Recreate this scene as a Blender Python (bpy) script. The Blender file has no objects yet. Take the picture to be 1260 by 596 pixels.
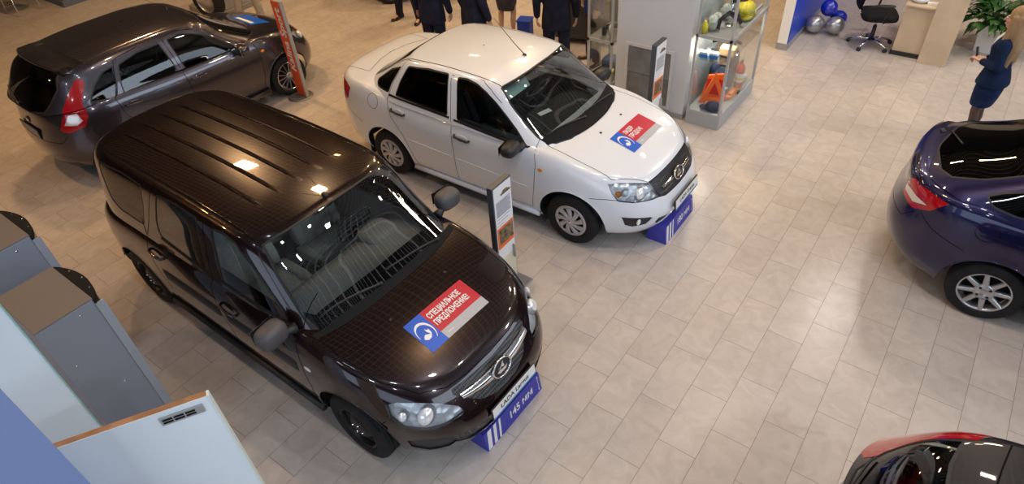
import bpy, bmesh, math, random
import numpy as np
from mathutils import Vector, Matrix
from mathutils.bvhtree import BVHTree
random.seed(7)
SC = bpy.context.scene
COL = SC.collection
PI = math.pi

# ------------------------------------------------------------------ materials
MATS = {}
def mat(name, col, rough=.5, metal=0., coat=0., spec=.5, emit=None, estr=1., coat_rough=.03, trans=0.):
    if name in MATS: return MATS[name]
    m = bpy.data.materials.new(name); m.use_nodes = True
    b = m.node_tree.nodes['Principled BSDF']
    b.inputs['Base Color'].default_value = (*col, 1)
    b.inputs['Roughness'].default_value = rough
    b.inputs['Metallic'].default_value = metal
    b.inputs['Coat Weight'].default_value = coat
    b.inputs['Coat Roughness'].default_value = coat_rough
    b.inputs['Specular IOR Level'].default_value = spec
    if trans: b.inputs['Transmission Weight'].default_value = trans
    if emit:
        b.inputs['Emission Color'].default_value = (*emit, 1); b.inputs['Emission Strength'].default_value = estr
    MATS[name] = m
    return m
def nodes_of(m): return m.node_tree.nodes, m.node_tree.links, m.node_tree.nodes['Principled BSDF']

def noise_col(m, c1, c2, scale=5., detail=4., coords='Object', lo=.35, hi=.65, rough=None):
    N, L, b = nodes_of(m)
    tc = N.new('ShaderNodeTexCoord'); n = N.new('ShaderNodeTexNoise'); r = N.new('ShaderNodeValToRGB')
    n.inputs['Scale'].default_value = scale; n.inputs['Detail'].default_value = detail
    L.new(tc.outputs[coords], n.inputs['Vector']); L.new(n.outputs['Fac'], r.inputs['Fac'])
    r.color_ramp.elements[0].position = lo; r.color_ramp.elements[1].position = hi
    r.color_ramp.elements[0].color = (*c1, 1); r.color_ramp.elements[1].color = (*c2, 1)
    L.new(r.outputs['Color'], b.inputs['Base Color'])
    return m

def glass_mat(name, tint, spec_tint=(1, 1, 1), ior=1.5, boost=1.0):
    if name in MATS: return MATS[name]
    m = bpy.data.materials.new(name); m.use_nodes = True
    N, L = m.node_tree.nodes, m.node_tree.links
    N.clear()
    o = N.new('ShaderNodeOutputMaterial'); mx = N.new('ShaderNodeMixShader')
    t = N.new('ShaderNodeBsdfTransparent'); g = N.new('ShaderNodeBsdfGlossy'); f = N.new('ShaderNodeFresnel')
    ml = N.new('ShaderNodeMath'); ml.operation = 'MULTIPLY'; ml.inputs[1].default_value = boost; ml.use_clamp = True
    f.inputs['IOR'].default_value = ior
    t.inputs['Color'].default_value = (*tint, 1); g.inputs['Color'].default_value = (*spec_tint, 1)
    g.inputs['Roughness'].default_value = .01
    L.new(f.outputs[0], ml.inputs[0]); L.new(ml.outputs[0], mx.inputs[0])
    L.new(t.outputs[0], mx.inputs[1]); L.new(g.outputs[0], mx.inputs[2]); L.new(mx.outputs[0], o.inputs['Surface'])
    MATS[name] = m
    return m

# ------------------------------------------------------------------ objects
def tag(o, label=None, cat=None, group=None, kind=None):
    if label: o['label'] = label
    if cat: o['category'] = cat
    if group: o['group'] = group
    if kind: o['kind'] = kind
    return o
def empty(name, loc=(0, 0, 0), rz=0., label=None, cat=None, group=None, kind=None):
    o = bpy.data.objects.new(name, None); COL.objects.link(o)
    o.location = loc; o.rotation_euler = (0, 0, rz); o.empty_display_size = .2
    return tag(o, label, cat, group, kind)

class MB:
    """mesh builder: collects verts/faces with material slots and optional normals"""
    def __init__(s): s.v = []; s.f = []; s.m = []; s.n = []; s.mats = []; s.smooth = []
    def slot(s, m):
        if m not in s.mats: s.mats.append(m)
        return s.mats.index(m)
    def add(s, verts, faces, m, smooth=False, normals=None):
        b = len(s.v); k = s.slot(m)
        s.v += [tuple(v) for v in verts]
        s.n += ([tuple(n) if n is not None else None for n in normals] if normals is not None else [None] * len(verts))
        for f in faces: s.f.append([b + i for i in f]); s.m.append(k); s.smooth.append(smooth)
        return s
    def box(s, lo, hi, m, M=None, bev=0.):
        x0, y0, z0 = lo; x1, y1, z1 = hi
        if bev > 0:
            bm = bmesh.new(); bmesh.ops.create_cube(bm, size=1)
            for v in bm.verts: v.co = Vector(((x0+x1)/2 + v.co.x*(x1-x0), (y0+y1)/2 + v.co.y*(y1-y0), (z0+z1)/2 + v.co.z*(z1-z0)))
            bmesh.ops.bevel(bm, geom=bm.edges[:], offset=min(bev, .49*min(x1-x0, y1-y0, z1-z0)), segments=2, profile=.5, affect='EDGES')
            bm.verts.index_update(); V = [v.co.copy() for v in bm.verts]; Fs = [[v.index for v in f.verts] for f in bm.faces]; bm.free()
        else:
            V = [Vector(p) for p in ((x0,y0,z0),(x1,y0,z0),(x1,y1,z0),(x0,y1,z0),(x0,y0,z1),(x1,y0,z1),(x1,y1,z1),(x0,y1,z1))]
            Fs = [(0,3,2,1),(4,5,6,7),(0,1,5,4),(1,2,6,5),(2,3,7,6),(3,0,4,7)]
        if M is not None: V = [M @ v for v in V]
        return s.add(V, Fs, m, False)
    def tube(s, pts, r, m, n=8, closed=False, caps=True, radii=None):
        pts = [Vector(p) for p in pts]; N = len(pts); rings = []
        up = None
        for i, p in enumerate(pts):
            a = pts[i-1] if (i > 0 or closed) else p; b = pts[(i+1) % N] if (i < N-1 or closed) else p
            t = (b-a).normalized() if (b-a).length > 1e-9 else Vector((0, 0, 1))
            if up is None: up = t.orthogonal().normalized()
            up = (up - t*up.dot(t))
            up = up.normalized() if up.length > 1e-6 else t.orthogonal().normalized()
            w = t.cross(up); rr = radii[i] if radii else r
            rings.append([p + (up*math.cos(2*PI*k/n) + w*math.sin(2*PI*k/n))*rr for k in range(n)])
        V = [q for ring in rings for q in ring]; Fs = []
        for i in range(N if closed else N-1):
            j = (i+1) % N
            for k in range(n): Fs.append((i*n+k, i*n+(k+1) % n, j*n+(k+1) % n, j*n+k))
        if caps and not closed: Fs += [tuple(range(n))[::-1], tuple((N-1)*n+k for k in range(n))]
        return s.add(V, Fs, m, True)
    def lathe(s, prof, m, n=24, M=None, axis='z', a0=0., a1=2*PI, smooth=True):
        full = abs(a1-a0-2*PI) < 1e-6; cols = n if full else n+1; V = []
        for i in range(cols):
            a = a0 + (a1-a0)*i/n; c, q = math.cos(a), math.sin(a)
            for r, z in prof:
                p = Vector((r*c, r*q, z)) if axis == 'z' else (Vector((r*c, z, r*q)) if axis == 'y' else Vector((z, r*c, r*q)))
                V.append(M @ p if M is not None else p)
        P = len(prof); Fs = []
        for i in range(n):
            j = (i+1) % cols
            for k in range(P-1): Fs.append((i*P+k, j*P+k, j*P+k+1, i*P+k+1))
        return s.add(V, Fs, m, smooth)
    def ball(s, c, r, m, n=12, M=None, sc=(1, 1, 1)):
        prof = [(math.sin(PI*k/n), -math.cos(PI*k/n)) for k in range(n+1)]
        T = Matrix.Translation(Vector(c)) @ Matrix.Diagonal((r*sc[0], r*sc[1], r*sc[2], 1))
        if M is not None: T = M @ T
        return s.lathe(prof, m, n*2, T)
    def prism(s, poly, h0, h1, m, M=None, bev=0.):
        """poly in xy, extruded z h0..h1"""
        n = len(poly); V = [Vector((x, y, h0)) for x, y in poly] + [Vector((x, y, h1)) for x, y in poly]
        if M is not None: V = [M @ v for v in V]
        Fs = [tuple(range(n))[::-1], tuple(range(n, 2*n))] + [(i, (i+1) % n, n+(i+1) % n, n+i) for i in range(n)]
        return s.add(V, Fs, m)
    def build(s, name, parent=None, label=None, cat=None, group=None, kind=None, loc=None, mirror=False, fixn=False):
        me = bpy.data.meshes.new(name)
        me.from_pydata([tuple(v) for v in s.v], [], s.f)
        for m in s.mats: me.materials.append(m)
        me.polygons.foreach_set('material_index', s.m)
        me.polygons.foreach_set('use_smooth', s.smooth)
        me.update()
        if any(n is not None for n in s.n):
            vn = [v.normal.copy() for v in me.vertices]
            me.normals_split_custom_set_from_vertices([s.n[i] if s.n[i] is not None else vn[i] for i in range(len(s.v))])
        o = bpy.data.objects.new(name, me); COL.objects.link(o)
        if parent: o.parent = parent
        if loc is not None: o.location = loc
        return tag(o, label, cat, group, kind)

def smooth_by_angle(o, ang=35):
    me = o.data
    bm = bmesh.new(); bm.from_mesh(me)
    bmesh.ops.recalc_face_normals(bm, faces=bm.faces[:])
    for e in bm.edges:
        if len(e.link_faces) == 2 and e.calc_face_angle(0) > math.radians(ang): e.smooth = False
    for f in bm.faces: f.smooth = True
    bm.to_mesh(me); bm.free()
    return o

def copy_tree(o, parent=None):
    c = o.copy(); COL.objects.link(c); c.parent = parent
    for ch in [x for x in list(o.children)]: copy_tree(ch, c)
    return c

def text_mesh(txt, size, M, m, mb, bold=0., align='CENTER', sx=1., depth=0., sub=0, fn=None, shear=0., spacing=1.):
    cu = bpy.data.curves.new('t', 'FONT'); cu.body = txt; cu.size = size; cu.align_x = align; cu.align_y = 'CENTER'
    cu.offset = bold; cu.extrude = depth; cu.resolution_u = 3; cu.shear = shear; cu.space_character = spacing
    ob = bpy.data.objects.new('t', cu); COL.objects.link(ob)
    dg = bpy.context.evaluated_depsgraph_get(); ev = ob.evaluated_get(dg); me = ev.to_mesh()
    bm = bmesh.new(); bm.from_mesh(me); ev.to_mesh_clear()
    bpy.data.objects.remove(ob); bpy.data.curves.remove(cu)
    bmesh.ops.triangulate(bm, faces=bm.faces[:])
    if sub:
        bmesh.ops.subdivide_edges(bm, edges=bm.edges[:], cuts=sub, use_grid_fill=False)
        bmesh.ops.triangulate(bm, faces=bm.faces[:])
    V = [M @ Vector((v.co.x*sx, v.co.y, v.co.z)) for v in bm.verts]
    if fn: V = [fn(v) for v in V]
    bm.verts.index_update()
    Fs = [[v.index for v in f.verts] for f in bm.faces]; bm.free()
    mb.add(V, Fs, m)

def frame(o, x, y):
    """matrix with origin o and unit axes x, y (z = x cross y)"""
    x = Vector(x).normalized(); y = Vector(y); y = (y - x*y.dot(x)).normalized(); z = x.cross(y)
    return Matrix(((x.x, y.x, z.x, o[0]), (x.y, y.y, z.y, o[1]), (x.z, y.z, z.z, o[2]), (0, 0, 0, 1)))

def ip(x, pts):
    """smooth (monotone cubic) interpolation of a list of (x, y)"""
    X = np.array([p[0] for p in pts], float); Y = np.array([p[1] for p in pts], float)
    if X[0] > X[-1]: X, Y = X[::-1], Y[::-1]
    if len(X) == 1: return np.full_like(np.asarray(x, float), Y[0])
    h = np.diff(X); d = np.diff(Y)/h; m = np.zeros_like(Y)
    if len(X) > 2:
        for i in range(1, len(X)-1):
            if d[i-1]*d[i] > 0:
                w1 = 2*h[i]+h[i-1]; w2 = h[i]+2*h[i-1]; m[i] = (w1+w2)/(w1/d[i-1]+w2/d[i])
    m[0], m[-1] = d[0], d[-1]
    x = np.clip(np.asarray(x, float), X[0], X[-1]); i = np.clip(np.searchsorted(X, x)-1, 0, len(X)-2)
    t = (x-X[i])/h[i]
    return ((2*t**3-3*t*t+1)*Y[i] + (t**3-2*t*t+t)*h[i]*m[i] + (-2*t**3+3*t*t)*Y[i+1] + (t**3-t*t)*h[i]*m[i+1])

# ------------------------------------------------------------------ camera
def make_camera():
    cam = bpy.data.cameras.new('camera'); o = bpy.data.objects.new('camera', cam); COL.objects.link(o)
    yaw, pit, roll = -0.6797, 0.7101, -0.0774
    cy, sy = math.cos(yaw), math.sin(yaw)
    F = Vector((sy*math.cos(pit), cy*math.cos(pit), -math.sin(pit))); r = Vector((cy, -sy, 0)); u = r.cross(F)
    c, s = math.cos(roll), math.sin(roll); R = c*r+s*u; U = -s*r+c*u
    o.matrix_world = Matrix(((R.x, U.x, -F.x, 2.1195), (R.y, U.y, -F.y, -3.318), (R.z, U.z, -F.z, 4.3983), (0, 0, 0, 1)))
    cam.sensor_width = 36; cam.lens = 792.5368/1260*36; cam.clip_start = .05; cam.clip_end = 100
    SC.camera = o
    return o
# ------------------------------------------------------------------ car body surfaces
def plan(spec, n):
    """half plan curve: unit parameters (side flag, c, s) from the front centre over the near side to the rear centre"""
    return None

def quarter(n, m):
    """superellipse quarter, m points equally spaced by arc, from axis (1,0) to (0,1)"""
    a = np.linspace(0, PI/2, 400); x = np.cos(a)**(2/n); y = np.sin(a)**(2/n)
    d = np.concatenate([[0], np.cumsum(np.hypot(np.diff(x), np.diff(y)))])
    t = np.linspace(0, d[-1], m)
    return np.interp(t, d, a)

def shell(sp, arches=True):
    """sp: dict(xf,xr centre xs; Lf,Lr,W functions of s; nf,nr; zl(x); top(x,y); S levels; cap)"""
    S = np.array(sp['S']); nq, ns = sp.get('nq', 44), sp.get('ns', 90)
    rows = []
    af = quarter(sp['nf'][0] if isinstance(sp['nf'], tuple) else sp['nf'], nq)
    ar = quarter(sp['nr'], nq)
    def ring(s, k=1.):
        Lf, Lr, W = float(ip(s, sp['Lf'])), float(ip(s, sp['Lr'])), float(ip(s, sp['W']))
        nf = sp['nf'] if not isinstance(sp['nf'], tuple) else sp['nf'][0]+(sp['nf'][1]-sp['nf'][0])*s
        nr = sp['nr']
        x1 = sp['xf']+(Lf-sp['xf'])*np.cos(af)**(2/nf); y1 = W*np.sin(af)**(2/nf)
        x3 = (sp['xr']-(sp['xr']-Lr)*np.cos(ar)**(2/nr))[::-1]; y3 = (W*np.sin(ar)**(2/nr))[::-1]
        x2 = np.linspace(sp['xf'], sp['xr'], ns+2)[1:-1]; y2 = np.full(ns, W)
        X = np.concatenate([x1, x2, x3]); Y = np.concatenate([y1, y2, y3])
        tp = sp.get('taper')
        if tp: Y = Y*ip(X, tp)
        return X, Y
    for s in S:
        X, Y = ring(s)
        zt = sp['top'](X, Y); zl = ip(X, sp['zl']); Z = zl + s*(zt-zl)
        rows.append(np.stack([X, Y, Z], 1))
    X0, Y0 = rows[-1][:, 0], rows[-1][:, 1]; xc = sp.get('xc', 0.)
    for k in sp['K']:
        X = xc+(X0-xc)*k; Y = Y0*k
        rows.append(np.stack([X, Y, sp['top'](X, Y)], 1))
    G = np.array(rows)  # rows, cols, 3
    if sp.get('mod'): G = sp['mod'](G)
    G[:, 0, 1] = 0; G[:, -1, 1] = 0
    return G

def grid_bm(G):
    """half-body bmesh on y<=0 with a smooth-normal layer"""
    r, c, _ = G.shape; P = G.copy(); P[:, :, 1] *= -1
    def tang(Q):
        h = np.linalg.norm(np.diff(Q, axis=0), axis=2, keepdims=True)+1e-9; d = np.diff(Q, axis=0)/h; T = np.empty_like(Q)
        T[1:-1] = (d[1:]*h[:-1]+d[:-1]*h[1:])/(h[1:]+h[:-1]); T[0] = d[0]; T[-1] = d[-1]
        return T
    du = tang(P.transpose(1, 0, 2)).transpose(1, 0, 2); dv = tang(P)
    # symmetric centre line: tangent along the ring is +-y there
    du[:, 0] = [0, -1, 0]; du[:, -1] = [0, 1, 0]
    N = np.cross(du, dv); N /= np.linalg.norm(N, axis=2, keepdims=True)+1e-12
    for _ in range(3):
        H = N.copy(); H[1:-1, 1:-1] = .4*N[1:-1, 1:-1]+.15*(N[:-2, 1:-1]+N[2:, 1:-1]+N[1:-1, :-2]+N[1:-1, 2:]); N = H/(np.linalg.norm(H, axis=2, keepdims=True)+1e-12)
    # orient outwards
    mid = P.reshape(-1, 3).mean(0)*[1, 0, 1]
    if ((P-mid)*N).sum() < 0: N = -N
    bm = bmesh.new(); lay = bm.verts.layers.float_vector.new('nrm')
    V = [[None]*c for _ in range(r)]
    for i in range(r):
        for j in range(c):
            v = bm.verts.new(P[i, j]); v[lay] = Vector(N[i, j]); V[i][j] = v
    for i in range(r-1):
        for j in range(c-1):
            q = [V[i][j], V[i][j+1], V[i+1][j+1], V[i+1][j]]
            f = bm.faces.new(q)
            f.normal_update()
            if f.normal.dot(sum((v[lay] for v in q), Vector())) < 0: f.normal_flip()
    bm.normal_update()
    bm.faces.layers.int.new('tag')
    return bm

def smooth_grid(G, it, lo=0, hi=None):
    for _ in range(it):
        H = G.copy()
        H[1:-1, 1:-1] = G[1:-1, 1:-1]*.5+(G[:-2, 1:-1]+G[2:, 1:-1]+G[1:-1, :-2]+G[1:-1, 2:])*.125
        G = H
    return G

def inpoly(p, poly):
    x, y = p; r = False; n = len(poly); j = n-1
    for i in range(n):
        xi, yi = poly[i]; xj, yj = poly[j]
        if (yi > y) != (yj > y) and x < (xj-xi)*(y-yi)/(yj-yi)+xi: r = not r
        j = i
    return r

def inset(poly, d):
    n = len(poly); A = sum(poly[i][0]*poly[(i+1) % n][1]-poly[(i+1) % n][0]*poly[i][1] for i in range(n))
    sg = 1 if A > 0 else -1; out = []
    for i in range(n):
        p0, p1, p2 = (Vector(poly[k]) for k in ((i-1) % n, i, (i+1) % n))
        e1 = (p1-p0).normalized(); e2 = (p2-p1).normalized()
        n1 = Vector((-e1.y, e1.x))*sg; n2 = Vector((-e2.y, e2.x))*sg
        b = n1+n2; b = b/max(b.length_squared, .3)*2 if b.length > 1e-6 else n1
        out.append(tuple(p1+b*d))
    return out

def rounded(poly, r, seg=4):
    out = []; n = len(poly)
    for i in range(n):
        p0, p1, p2 = (Vector(poly[k][:2]) for k in ((i-1) % n, i, (i+1) % n))
        rr = poly[i][2] if len(poly[i]) > 2 else r
        a = (p0-p1); b = (p2-p1); d = min(rr, a.length*.45, b.length*.45)
        if d < 1e-4: out.append(tuple(p1)); continue
        A = p1+a.normalized()*d; B = p1+b.normalized()*d
        for k in range(seg+1):
            t = k/seg; q = A*(1-t)**2+p1*2*t*(1-t)+B*t*t; out.append(tuple(q))
    return out

# projections: name -> (function 3D->2D, outward direction, lift 2D,depth->3D)
PROJ = {
    'side': (lambda c: (c[0], c[2]), Vector((0, -1, 0)), Vector((1, 0, 0)), Vector((0, 0, 1))),
    'front': (lambda c: (c[1], c[2]), Vector((1, 0, 0)), Vector((0, 1, 0)), Vector((0, 0, 1))),
    'rear': (lambda c: (c[1], c[2]), Vector((-1, 0, 0)), Vector((0, 1, 0)), Vector((0, 0, 1))),
    'top': (lambda c: (c[0], c[1]), Vector((0, 0, 1)), Vector((1, 0, 0)), Vector((0, 1, 0))),
}
def set_diag(name, d, up=(0, 0, 1)):
    d = Vector(d).normalized(); u = Vector(up).cross(d).normalized(); v = d.cross(u)
    if v.z < 0: pass
    PROJ[name] = (lambda c, u=u, v=v: (Vector(c).dot(u), Vector(c).dot(v)), d, u, v)
set_diag('rup', (-1, 0, 1.1))
set_diag('wsd', (1, 0, .9))
def to2(name, pts): return [PROJ[name][0](Vector(p)) for p in pts]

def cut(bm, poly, proj, tagid, only=None, depth=None):
    fn, out, eu, ev = PROJ[proj]; lay = bm.faces.layers.int['tag']
    n = len(poly); xs = [p[0] for p in poly]; ys = [p[1] for p in poly]
    bb = (min(xs), min(ys), max(xs), max(ys)); mg = .03
    def okf(f):
        if only is not None and f[lay] not in only: return False
        if f.normal.dot(out) < .02: return False
        if depth is not None and not depth(f.calc_center_median()): return False
        return True
    cand = []
    for f in bm.faces:
        if not okf(f): continue
        q = [fn(v.co) for v in f.verts]
        if max(p[0] for p in q) < bb[0]-mg or min(p[0] for p in q) > bb[2]+mg or max(p[1] for p in q) < bb[1]-mg or min(p[1] for p in q) > bb[3]+mg: continue
        cand.append(f)
    cand = set(cand)
    for i in range(n):
        a = poly[i]; b = poly[(i+1) % n]
        if abs(a[0]-b[0])+abs(a[1]-b[1]) < 1e-6: continue
        x0, x1 = min(a[0], b[0])-1e-4, max(a[0], b[0])+1e-4; y0, y1 = min(a[1], b[1])-1e-4, max(a[1], b[1])+1e-4
        no = (eu*(-(b[1]-a[1])) + ev*(b[0]-a[0])); co = eu*a[0]+ev*a[1]
        sel = []
        for f in cand:
            if not f.is_valid: continue
            q = [fn(v.co) for v in f.verts]
            if max(p[0] for p in q) < x0 or min(p[0] for p in q) > x1 or max(p[1] for p in q) < y0 or min(p[1] for p in q) > y1: continue
            sel.append(f)
        if not sel: continue
        es = {e for f in sel for e in f.edges}; vs = {v for f in sel for v in f.verts}
        res = bmesh.ops.bisect_plane(bm, geom=list(sel)+list(es)+list(vs), dist=1e-5, plane_co=co, plane_no=no)
        cand = {f for f in cand if f.is_valid}
        for g in res['geom']:
            if isinstance(g, bmesh.types.BMFace): cand.add(g)
    cnt = 0
    for f in cand:
        if f.is_valid and inpoly(fn(f.calc_center_median()), poly): f[lay] = tagid; cnt += 1
    return cnt

def extract(bm, tags, mb, m, off=0., side=-1, thick=0., both=False, flip=False):
    """add the faces with one of these tags to a MB (side -1 near y<0, +1 mirrored, both)"""
    lay = bm.faces.layers.int['tag']; nl = bm.verts.layers.float_vector['nrm']
    fs = [f for f in bm.faces if f[lay] in tags]
    if not fs: return mb
    vs = list({v for f in fs for v in f.verts}); idx = {v: i for i, v in enumerate(vs)}
    P = [v.co + v[nl].normalized()*off for v in vs]; Nn = [v[nl].normalized() for v in vs]
    F = [[idx[v] for v in f.verts] for f in fs]
    T = []
    if thick:
        bd = [e for f in fs for e in f.edges if sum(1 for g in e.link_faces if g[lay] in tags) == 1 and (abs(e.verts[0].co.y)+abs(e.verts[1].co.y) > 1e-4)]
        ring = {}
        for e in set(bd):
            f = [g for g in e.link_faces if g[lay] in tags][0]
            a, b = e.verts
            # keep face order
            vv = list(f.verts); ia = vv.index(a)
            if vv[(ia+1) % len(vv)] is not b: a, b = b, a
            for v in (a, b):
                if v not in ring: ring[v] = len(P); P.append(v.co+v[nl].normalized()*(off-thick)); Nn.append(None)
            T.append((a, b))
        # rim gets its own vertices so its normals stay flat
        base = len(P); dup = {}
        for a, b in T:
            for v in (a, b):
                if v not in dup: dup[v] = len(P); P.append(v.co+v[nl].normalized()*off); Nn.append(None)
        RF = [[dup[b], dup[a], ring[a], ring[b]] for a, b in T]
    for sg in ([-1, 1] if both else [side]):
        if sg < 0: mb.add(P, F, m, True, Nn)
        else: mb.add([(p[0], -p[1], p[2]) for p in P], [f[::-1] for f in F], m, True, [(n[0], -n[1], n[2]) if n is not None else None for n in Nn])
        if thick:
            b0 = len(mb.v)-len(P)
            for f in RF:
                ff = [b0+i for i in (f if sg < 0 else f[::-1])]
                mb.f.append(ff); mb.m.append(mb.slot(m)); mb.smooth.append(False)
    return mb
# ------------------------------------------------------------------ car specifications (local: x forward from mid wheelbase, near side y<0)
def arch_mod(wb, R, zc, W, amp=.014, width=.05, crease=(), rows=None):
    def f(G):
        x, y, z = G[:, :, 0], G[:, :, 1], G[:, :, 2]
        w = np.clip((y-W*.72)/(W*.2), 0, 1)
        dy = np.zeros_like(y)
        for xa in (-wb/2, wb/2):
            d = np.hypot(x-xa, z-zc)
            g = np.where(d < R, 1., np.exp(-((d-R)/width)**2))
            dy += amp*g
        for (zc0, zc1, x0, x1, a, sz) in crease:   # ridge line from x0,zc0 to x1,zc1
            t = np.clip((x-x0)/(x1-x0), 0, 1); zz = zc0+(zc1-zc0)*t
            e = np.clip((x-min(x0, x1))/.12, 0, 1)*np.clip((max(x0, x1)-x)/.12, 0, 1)
            dy += a*e*np.exp(-((z-zz)/sz)**2)
        G = G.copy(); G[:, :, 1] = y+dy*w
        return G
    return f
LEV = [0, .03, .07, .12, .17, .22, .27, .32, .37, .42, .46, .5, .54, .58, .62, .66, .7, .74, .78, .81, .84, .87, .895, .92, .94, .955, .97, .985, 1]
KS = [.99, .975, .955, .93, .9, .87, .84, .8, .76, .72, .68, .64, .6, .55, .5, .45, .4, .34, .28, .22, .16, .1, .05, .02]
def mirrorable(f): return f

# --- dark brown wagon
def top_wagon(X, Y):
    X = np.asarray(X, float); Y = np.abs(np.asarray(Y, float))
    zc = ip(X, [(-2.2, .98), (-1.2, 1.03), (0, 1.04), (1.0, 1.04), (1.2, 1.02), (1.5, .965), (1.8, .89), (2.0, .82), (2.1, .775), (2.2, .72), (2.3, .66)])
    dr = ip(X, [(-2.2, .02), (.9, .03), (1.5, .045), (2.0, .05), (2.3, .05)])
    return zc - dr*(Y/.86)**3
WAGON_LOW = dict(xf=1.0, xr=-1.35, nf=3.1, nr=4.2, S=LEV, K=KS, xc=0.0,
    Lf=[(0, 2.18), (.1, 2.225), (.25, 2.25), (.4, 2.265), (.55, 2.265), (.68, 2.235), (.8, 2.18), (.9, 2.12), (.96, 2.07), (1, 2.02)],
    Lr=[(0, -2.12), (.15, -2.18), (.4, -2.19), (.55, -2.15), (.8, -2.13), (.95, -2.11), (1, -2.07)],
    W=[(0, .79), (.06, .825), (.15, .845), (.35, .862), (.6, .868), (.72, .862), (.84, .85), (.91, .835), (.955, .815), (.985, .795), (1, .775)],
    zl=[(-2.2, .30), (-1.9, .26), (-1, .22), (1, .22), (1.8, .20), (2.25, .20)], top=top_wagon,
    mod=arch_mod(2.905, .345, .31, .86, .014, .05))
def roof_wagon(X, Y):
    X = np.asarray(X, float); Y = np.abs(np.asarray(Y, float))
    zc = ip(X, [(-2.2, 1.56), (-1.9, 1.595), (-1.3, 1.63), (-.5, 1.645), (.2, 1.625), (.6, 1.58), (.9, 1.52), (1.3, 1.42)])
    return zc - .055*(Y/.7)**2.6
WAGON_TOP = dict(xf=.2, xr=-1.3, nf=(4.6, 3.6), nr=3.6, S=[0, .05, .1, .15, .2, .27, .34, .41, .48, .55, .62, .68, .74, .79, .83, .87, .9, .925, .95, .97, .985, 1], K=KS, xc=-.4,
    Lf=[(0, 1.30), (.5, .98), (.85, .755), (.93, .69), (1, .60)],
    Lr=[(0, -2.10), (.5, -2.06), (.85, -2.02), (.95, -1.98), (1, -1.92)],
    W=[(0, .80), (.3, .775), (.6, .745), (.82, .72), (.9, .705), (.95, .685), (.985, .66), (1, .64)],
    zl=[(-2.2, .98), (-1, 1.0), (.8, .99), (1.3, .95)], top=roof_wagon)

# --- white saloon
def top_saloon(X, Y):
    X = np.asarray(X, float); Y = np.abs(np.asarray(Y, float))
    zc = ip(X, [(-2.3, 1.02), (-2.1, 1.10), (-1.9, 1.125), (-1.6, 1.12), (-1.2, 1.06), (0, 1.0), (.8, 1.0), (1.05, .985), (1.3, .945), (1.6, .875), (1.8, .81), (1.95, .74), (2.08, .66)])
    dr = ip(X, [(-2.3, .05), (-1.9, .055), (-1.4, .03), (.8, .03), (1.3, .045), (1.8, .06), (2.1, .07)])
    return zc - dr*(Y/.84)**2.6
SALOON_LOW = dict(xf=.80, xr=-1.25, nf=3.0, nr=3.6, S=LEV, K=KS, xc=0.0,
    Lf=[(0, 1.98), (.1, 2.02), (.25, 2.055), (.45, 2.075), (.6, 2.06), (.72, 2.03), (.84, 1.985), (.93, 1.935), (1, 1.87)],
    Lr=[(0, -2.10), (.15, -2.17), (.4, -2.19), (.55, -2.18), (.75, -2.15), (.92, -2.13), (.97, -2.11), (1, -2.06)],
    W=[(0, .77), (.06, .80), (.15, .822), (.35, .842), (.58, .845), (.74, .838), (.86, .82), (.93, .80), (.97, .782), (1, .755)],
    zl=[(-2.2, .30), (-1.8, .25), (-1, .20), (1, .20), (1.6, .20), (2.1, .205)], top=top_saloon,
    mod=arch_mod(2.476, .345, .29, .84, .012, .045, crease=[(.60, .545, -.93, .80, .006, .012)]))
def roof_saloon(X, Y):
    X = np.asarray(X, float); Y = np.abs(np.asarray(Y, float))
    zc = ip(X, [(-1.9, 1.22), (-1.5, 1.36), (-1.2, 1.435), (-.9, 1.475), (-.4, 1.50), (.1, 1.485), (.4, 1.44), (.7, 1.37), (1.1, 1.27)])
    return zc - .05*(Y/.62)**2.6
SALOON_TOP = dict(xf=.1, xr=-.6, nf=(4.2, 3.4), nr=4.2, S=WAGON_TOP['S'], K=KS, xc=-.35,
    Lf=[(0, 1.15), (.5, .80), (.85, .53), (.93, .47), (1, .38)],
    Lr=[(0, -1.78), (.4, -1.55), (.8, -1.24), (.93, -1.12), (1, -1.02)],
    W=[(0, .80), (.3, .755), (.6, .70), (.82, .66), (.9, .64), (.95, .62), (.985, .595), (1, .575)],
    zl=[(-1.8, 1.05), (-1.3, 1.0), (.4, .96), (1.2, .92)], top=roof_saloon)
POSE = {'wagon': (-2.0353, -1.078, -.0132), 'saloon': (-1.824, 1.775, .0128)}
# --- small grey hatchback (also the black car at the bottom right)
def top_hatch(X, Y):
    X = np.asarray(X, float); Y = np.abs(np.asarray(Y, float))
    zc = ip(X, [(-1.95, .98), (-1.2, 1.04), (0, 1.0), (.85, 1.0), (1.05, .985), (1.3, .945), (1.55, .88), (1.75, .80), (1.88, .73), (2.0, .64)])
    dr = ip(X, [(-1.95, .03), (.8, .03), (1.3, .05), (1.7, .065), (2.0, .08)])
    return zc - dr*(Y/.84)**2.6
HATCH_LOW = dict(xf=.80, xr=-1.05, nf=2.8, nr=3.0, S=LEV, K=KS, xc=0.0,
    Lf=[(0, 1.90), (.1, 1.95), (.25, 1.985), (.45, 1.995), (.6, 1.975), (.72, 1.94), (.84, 1.89), (.93, 1.84), (1, 1.77)],
    Lr=[(0, -1.79), (.15, -1.86), (.4, -1.88), (.55, -1.86), (.75, -1.83), (.92, -1.81), (.97, -1.80), (1, -1.76)],
    W=[(0, .77), (.06, .80), (.15, .825), (.35, .843), (.58, .845), (.74, .838), (.86, .82), (.93, .80), (.97, .785), (1, .76)],
    zl=[(-1.9, .27), (-1.5, .25), (-1, .20), (1, .20), (1.6, .19), (2.0, .20)], top=top_hatch,
    mod=arch_mod(2.476, .345, .29, .84, .014, .05))
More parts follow.
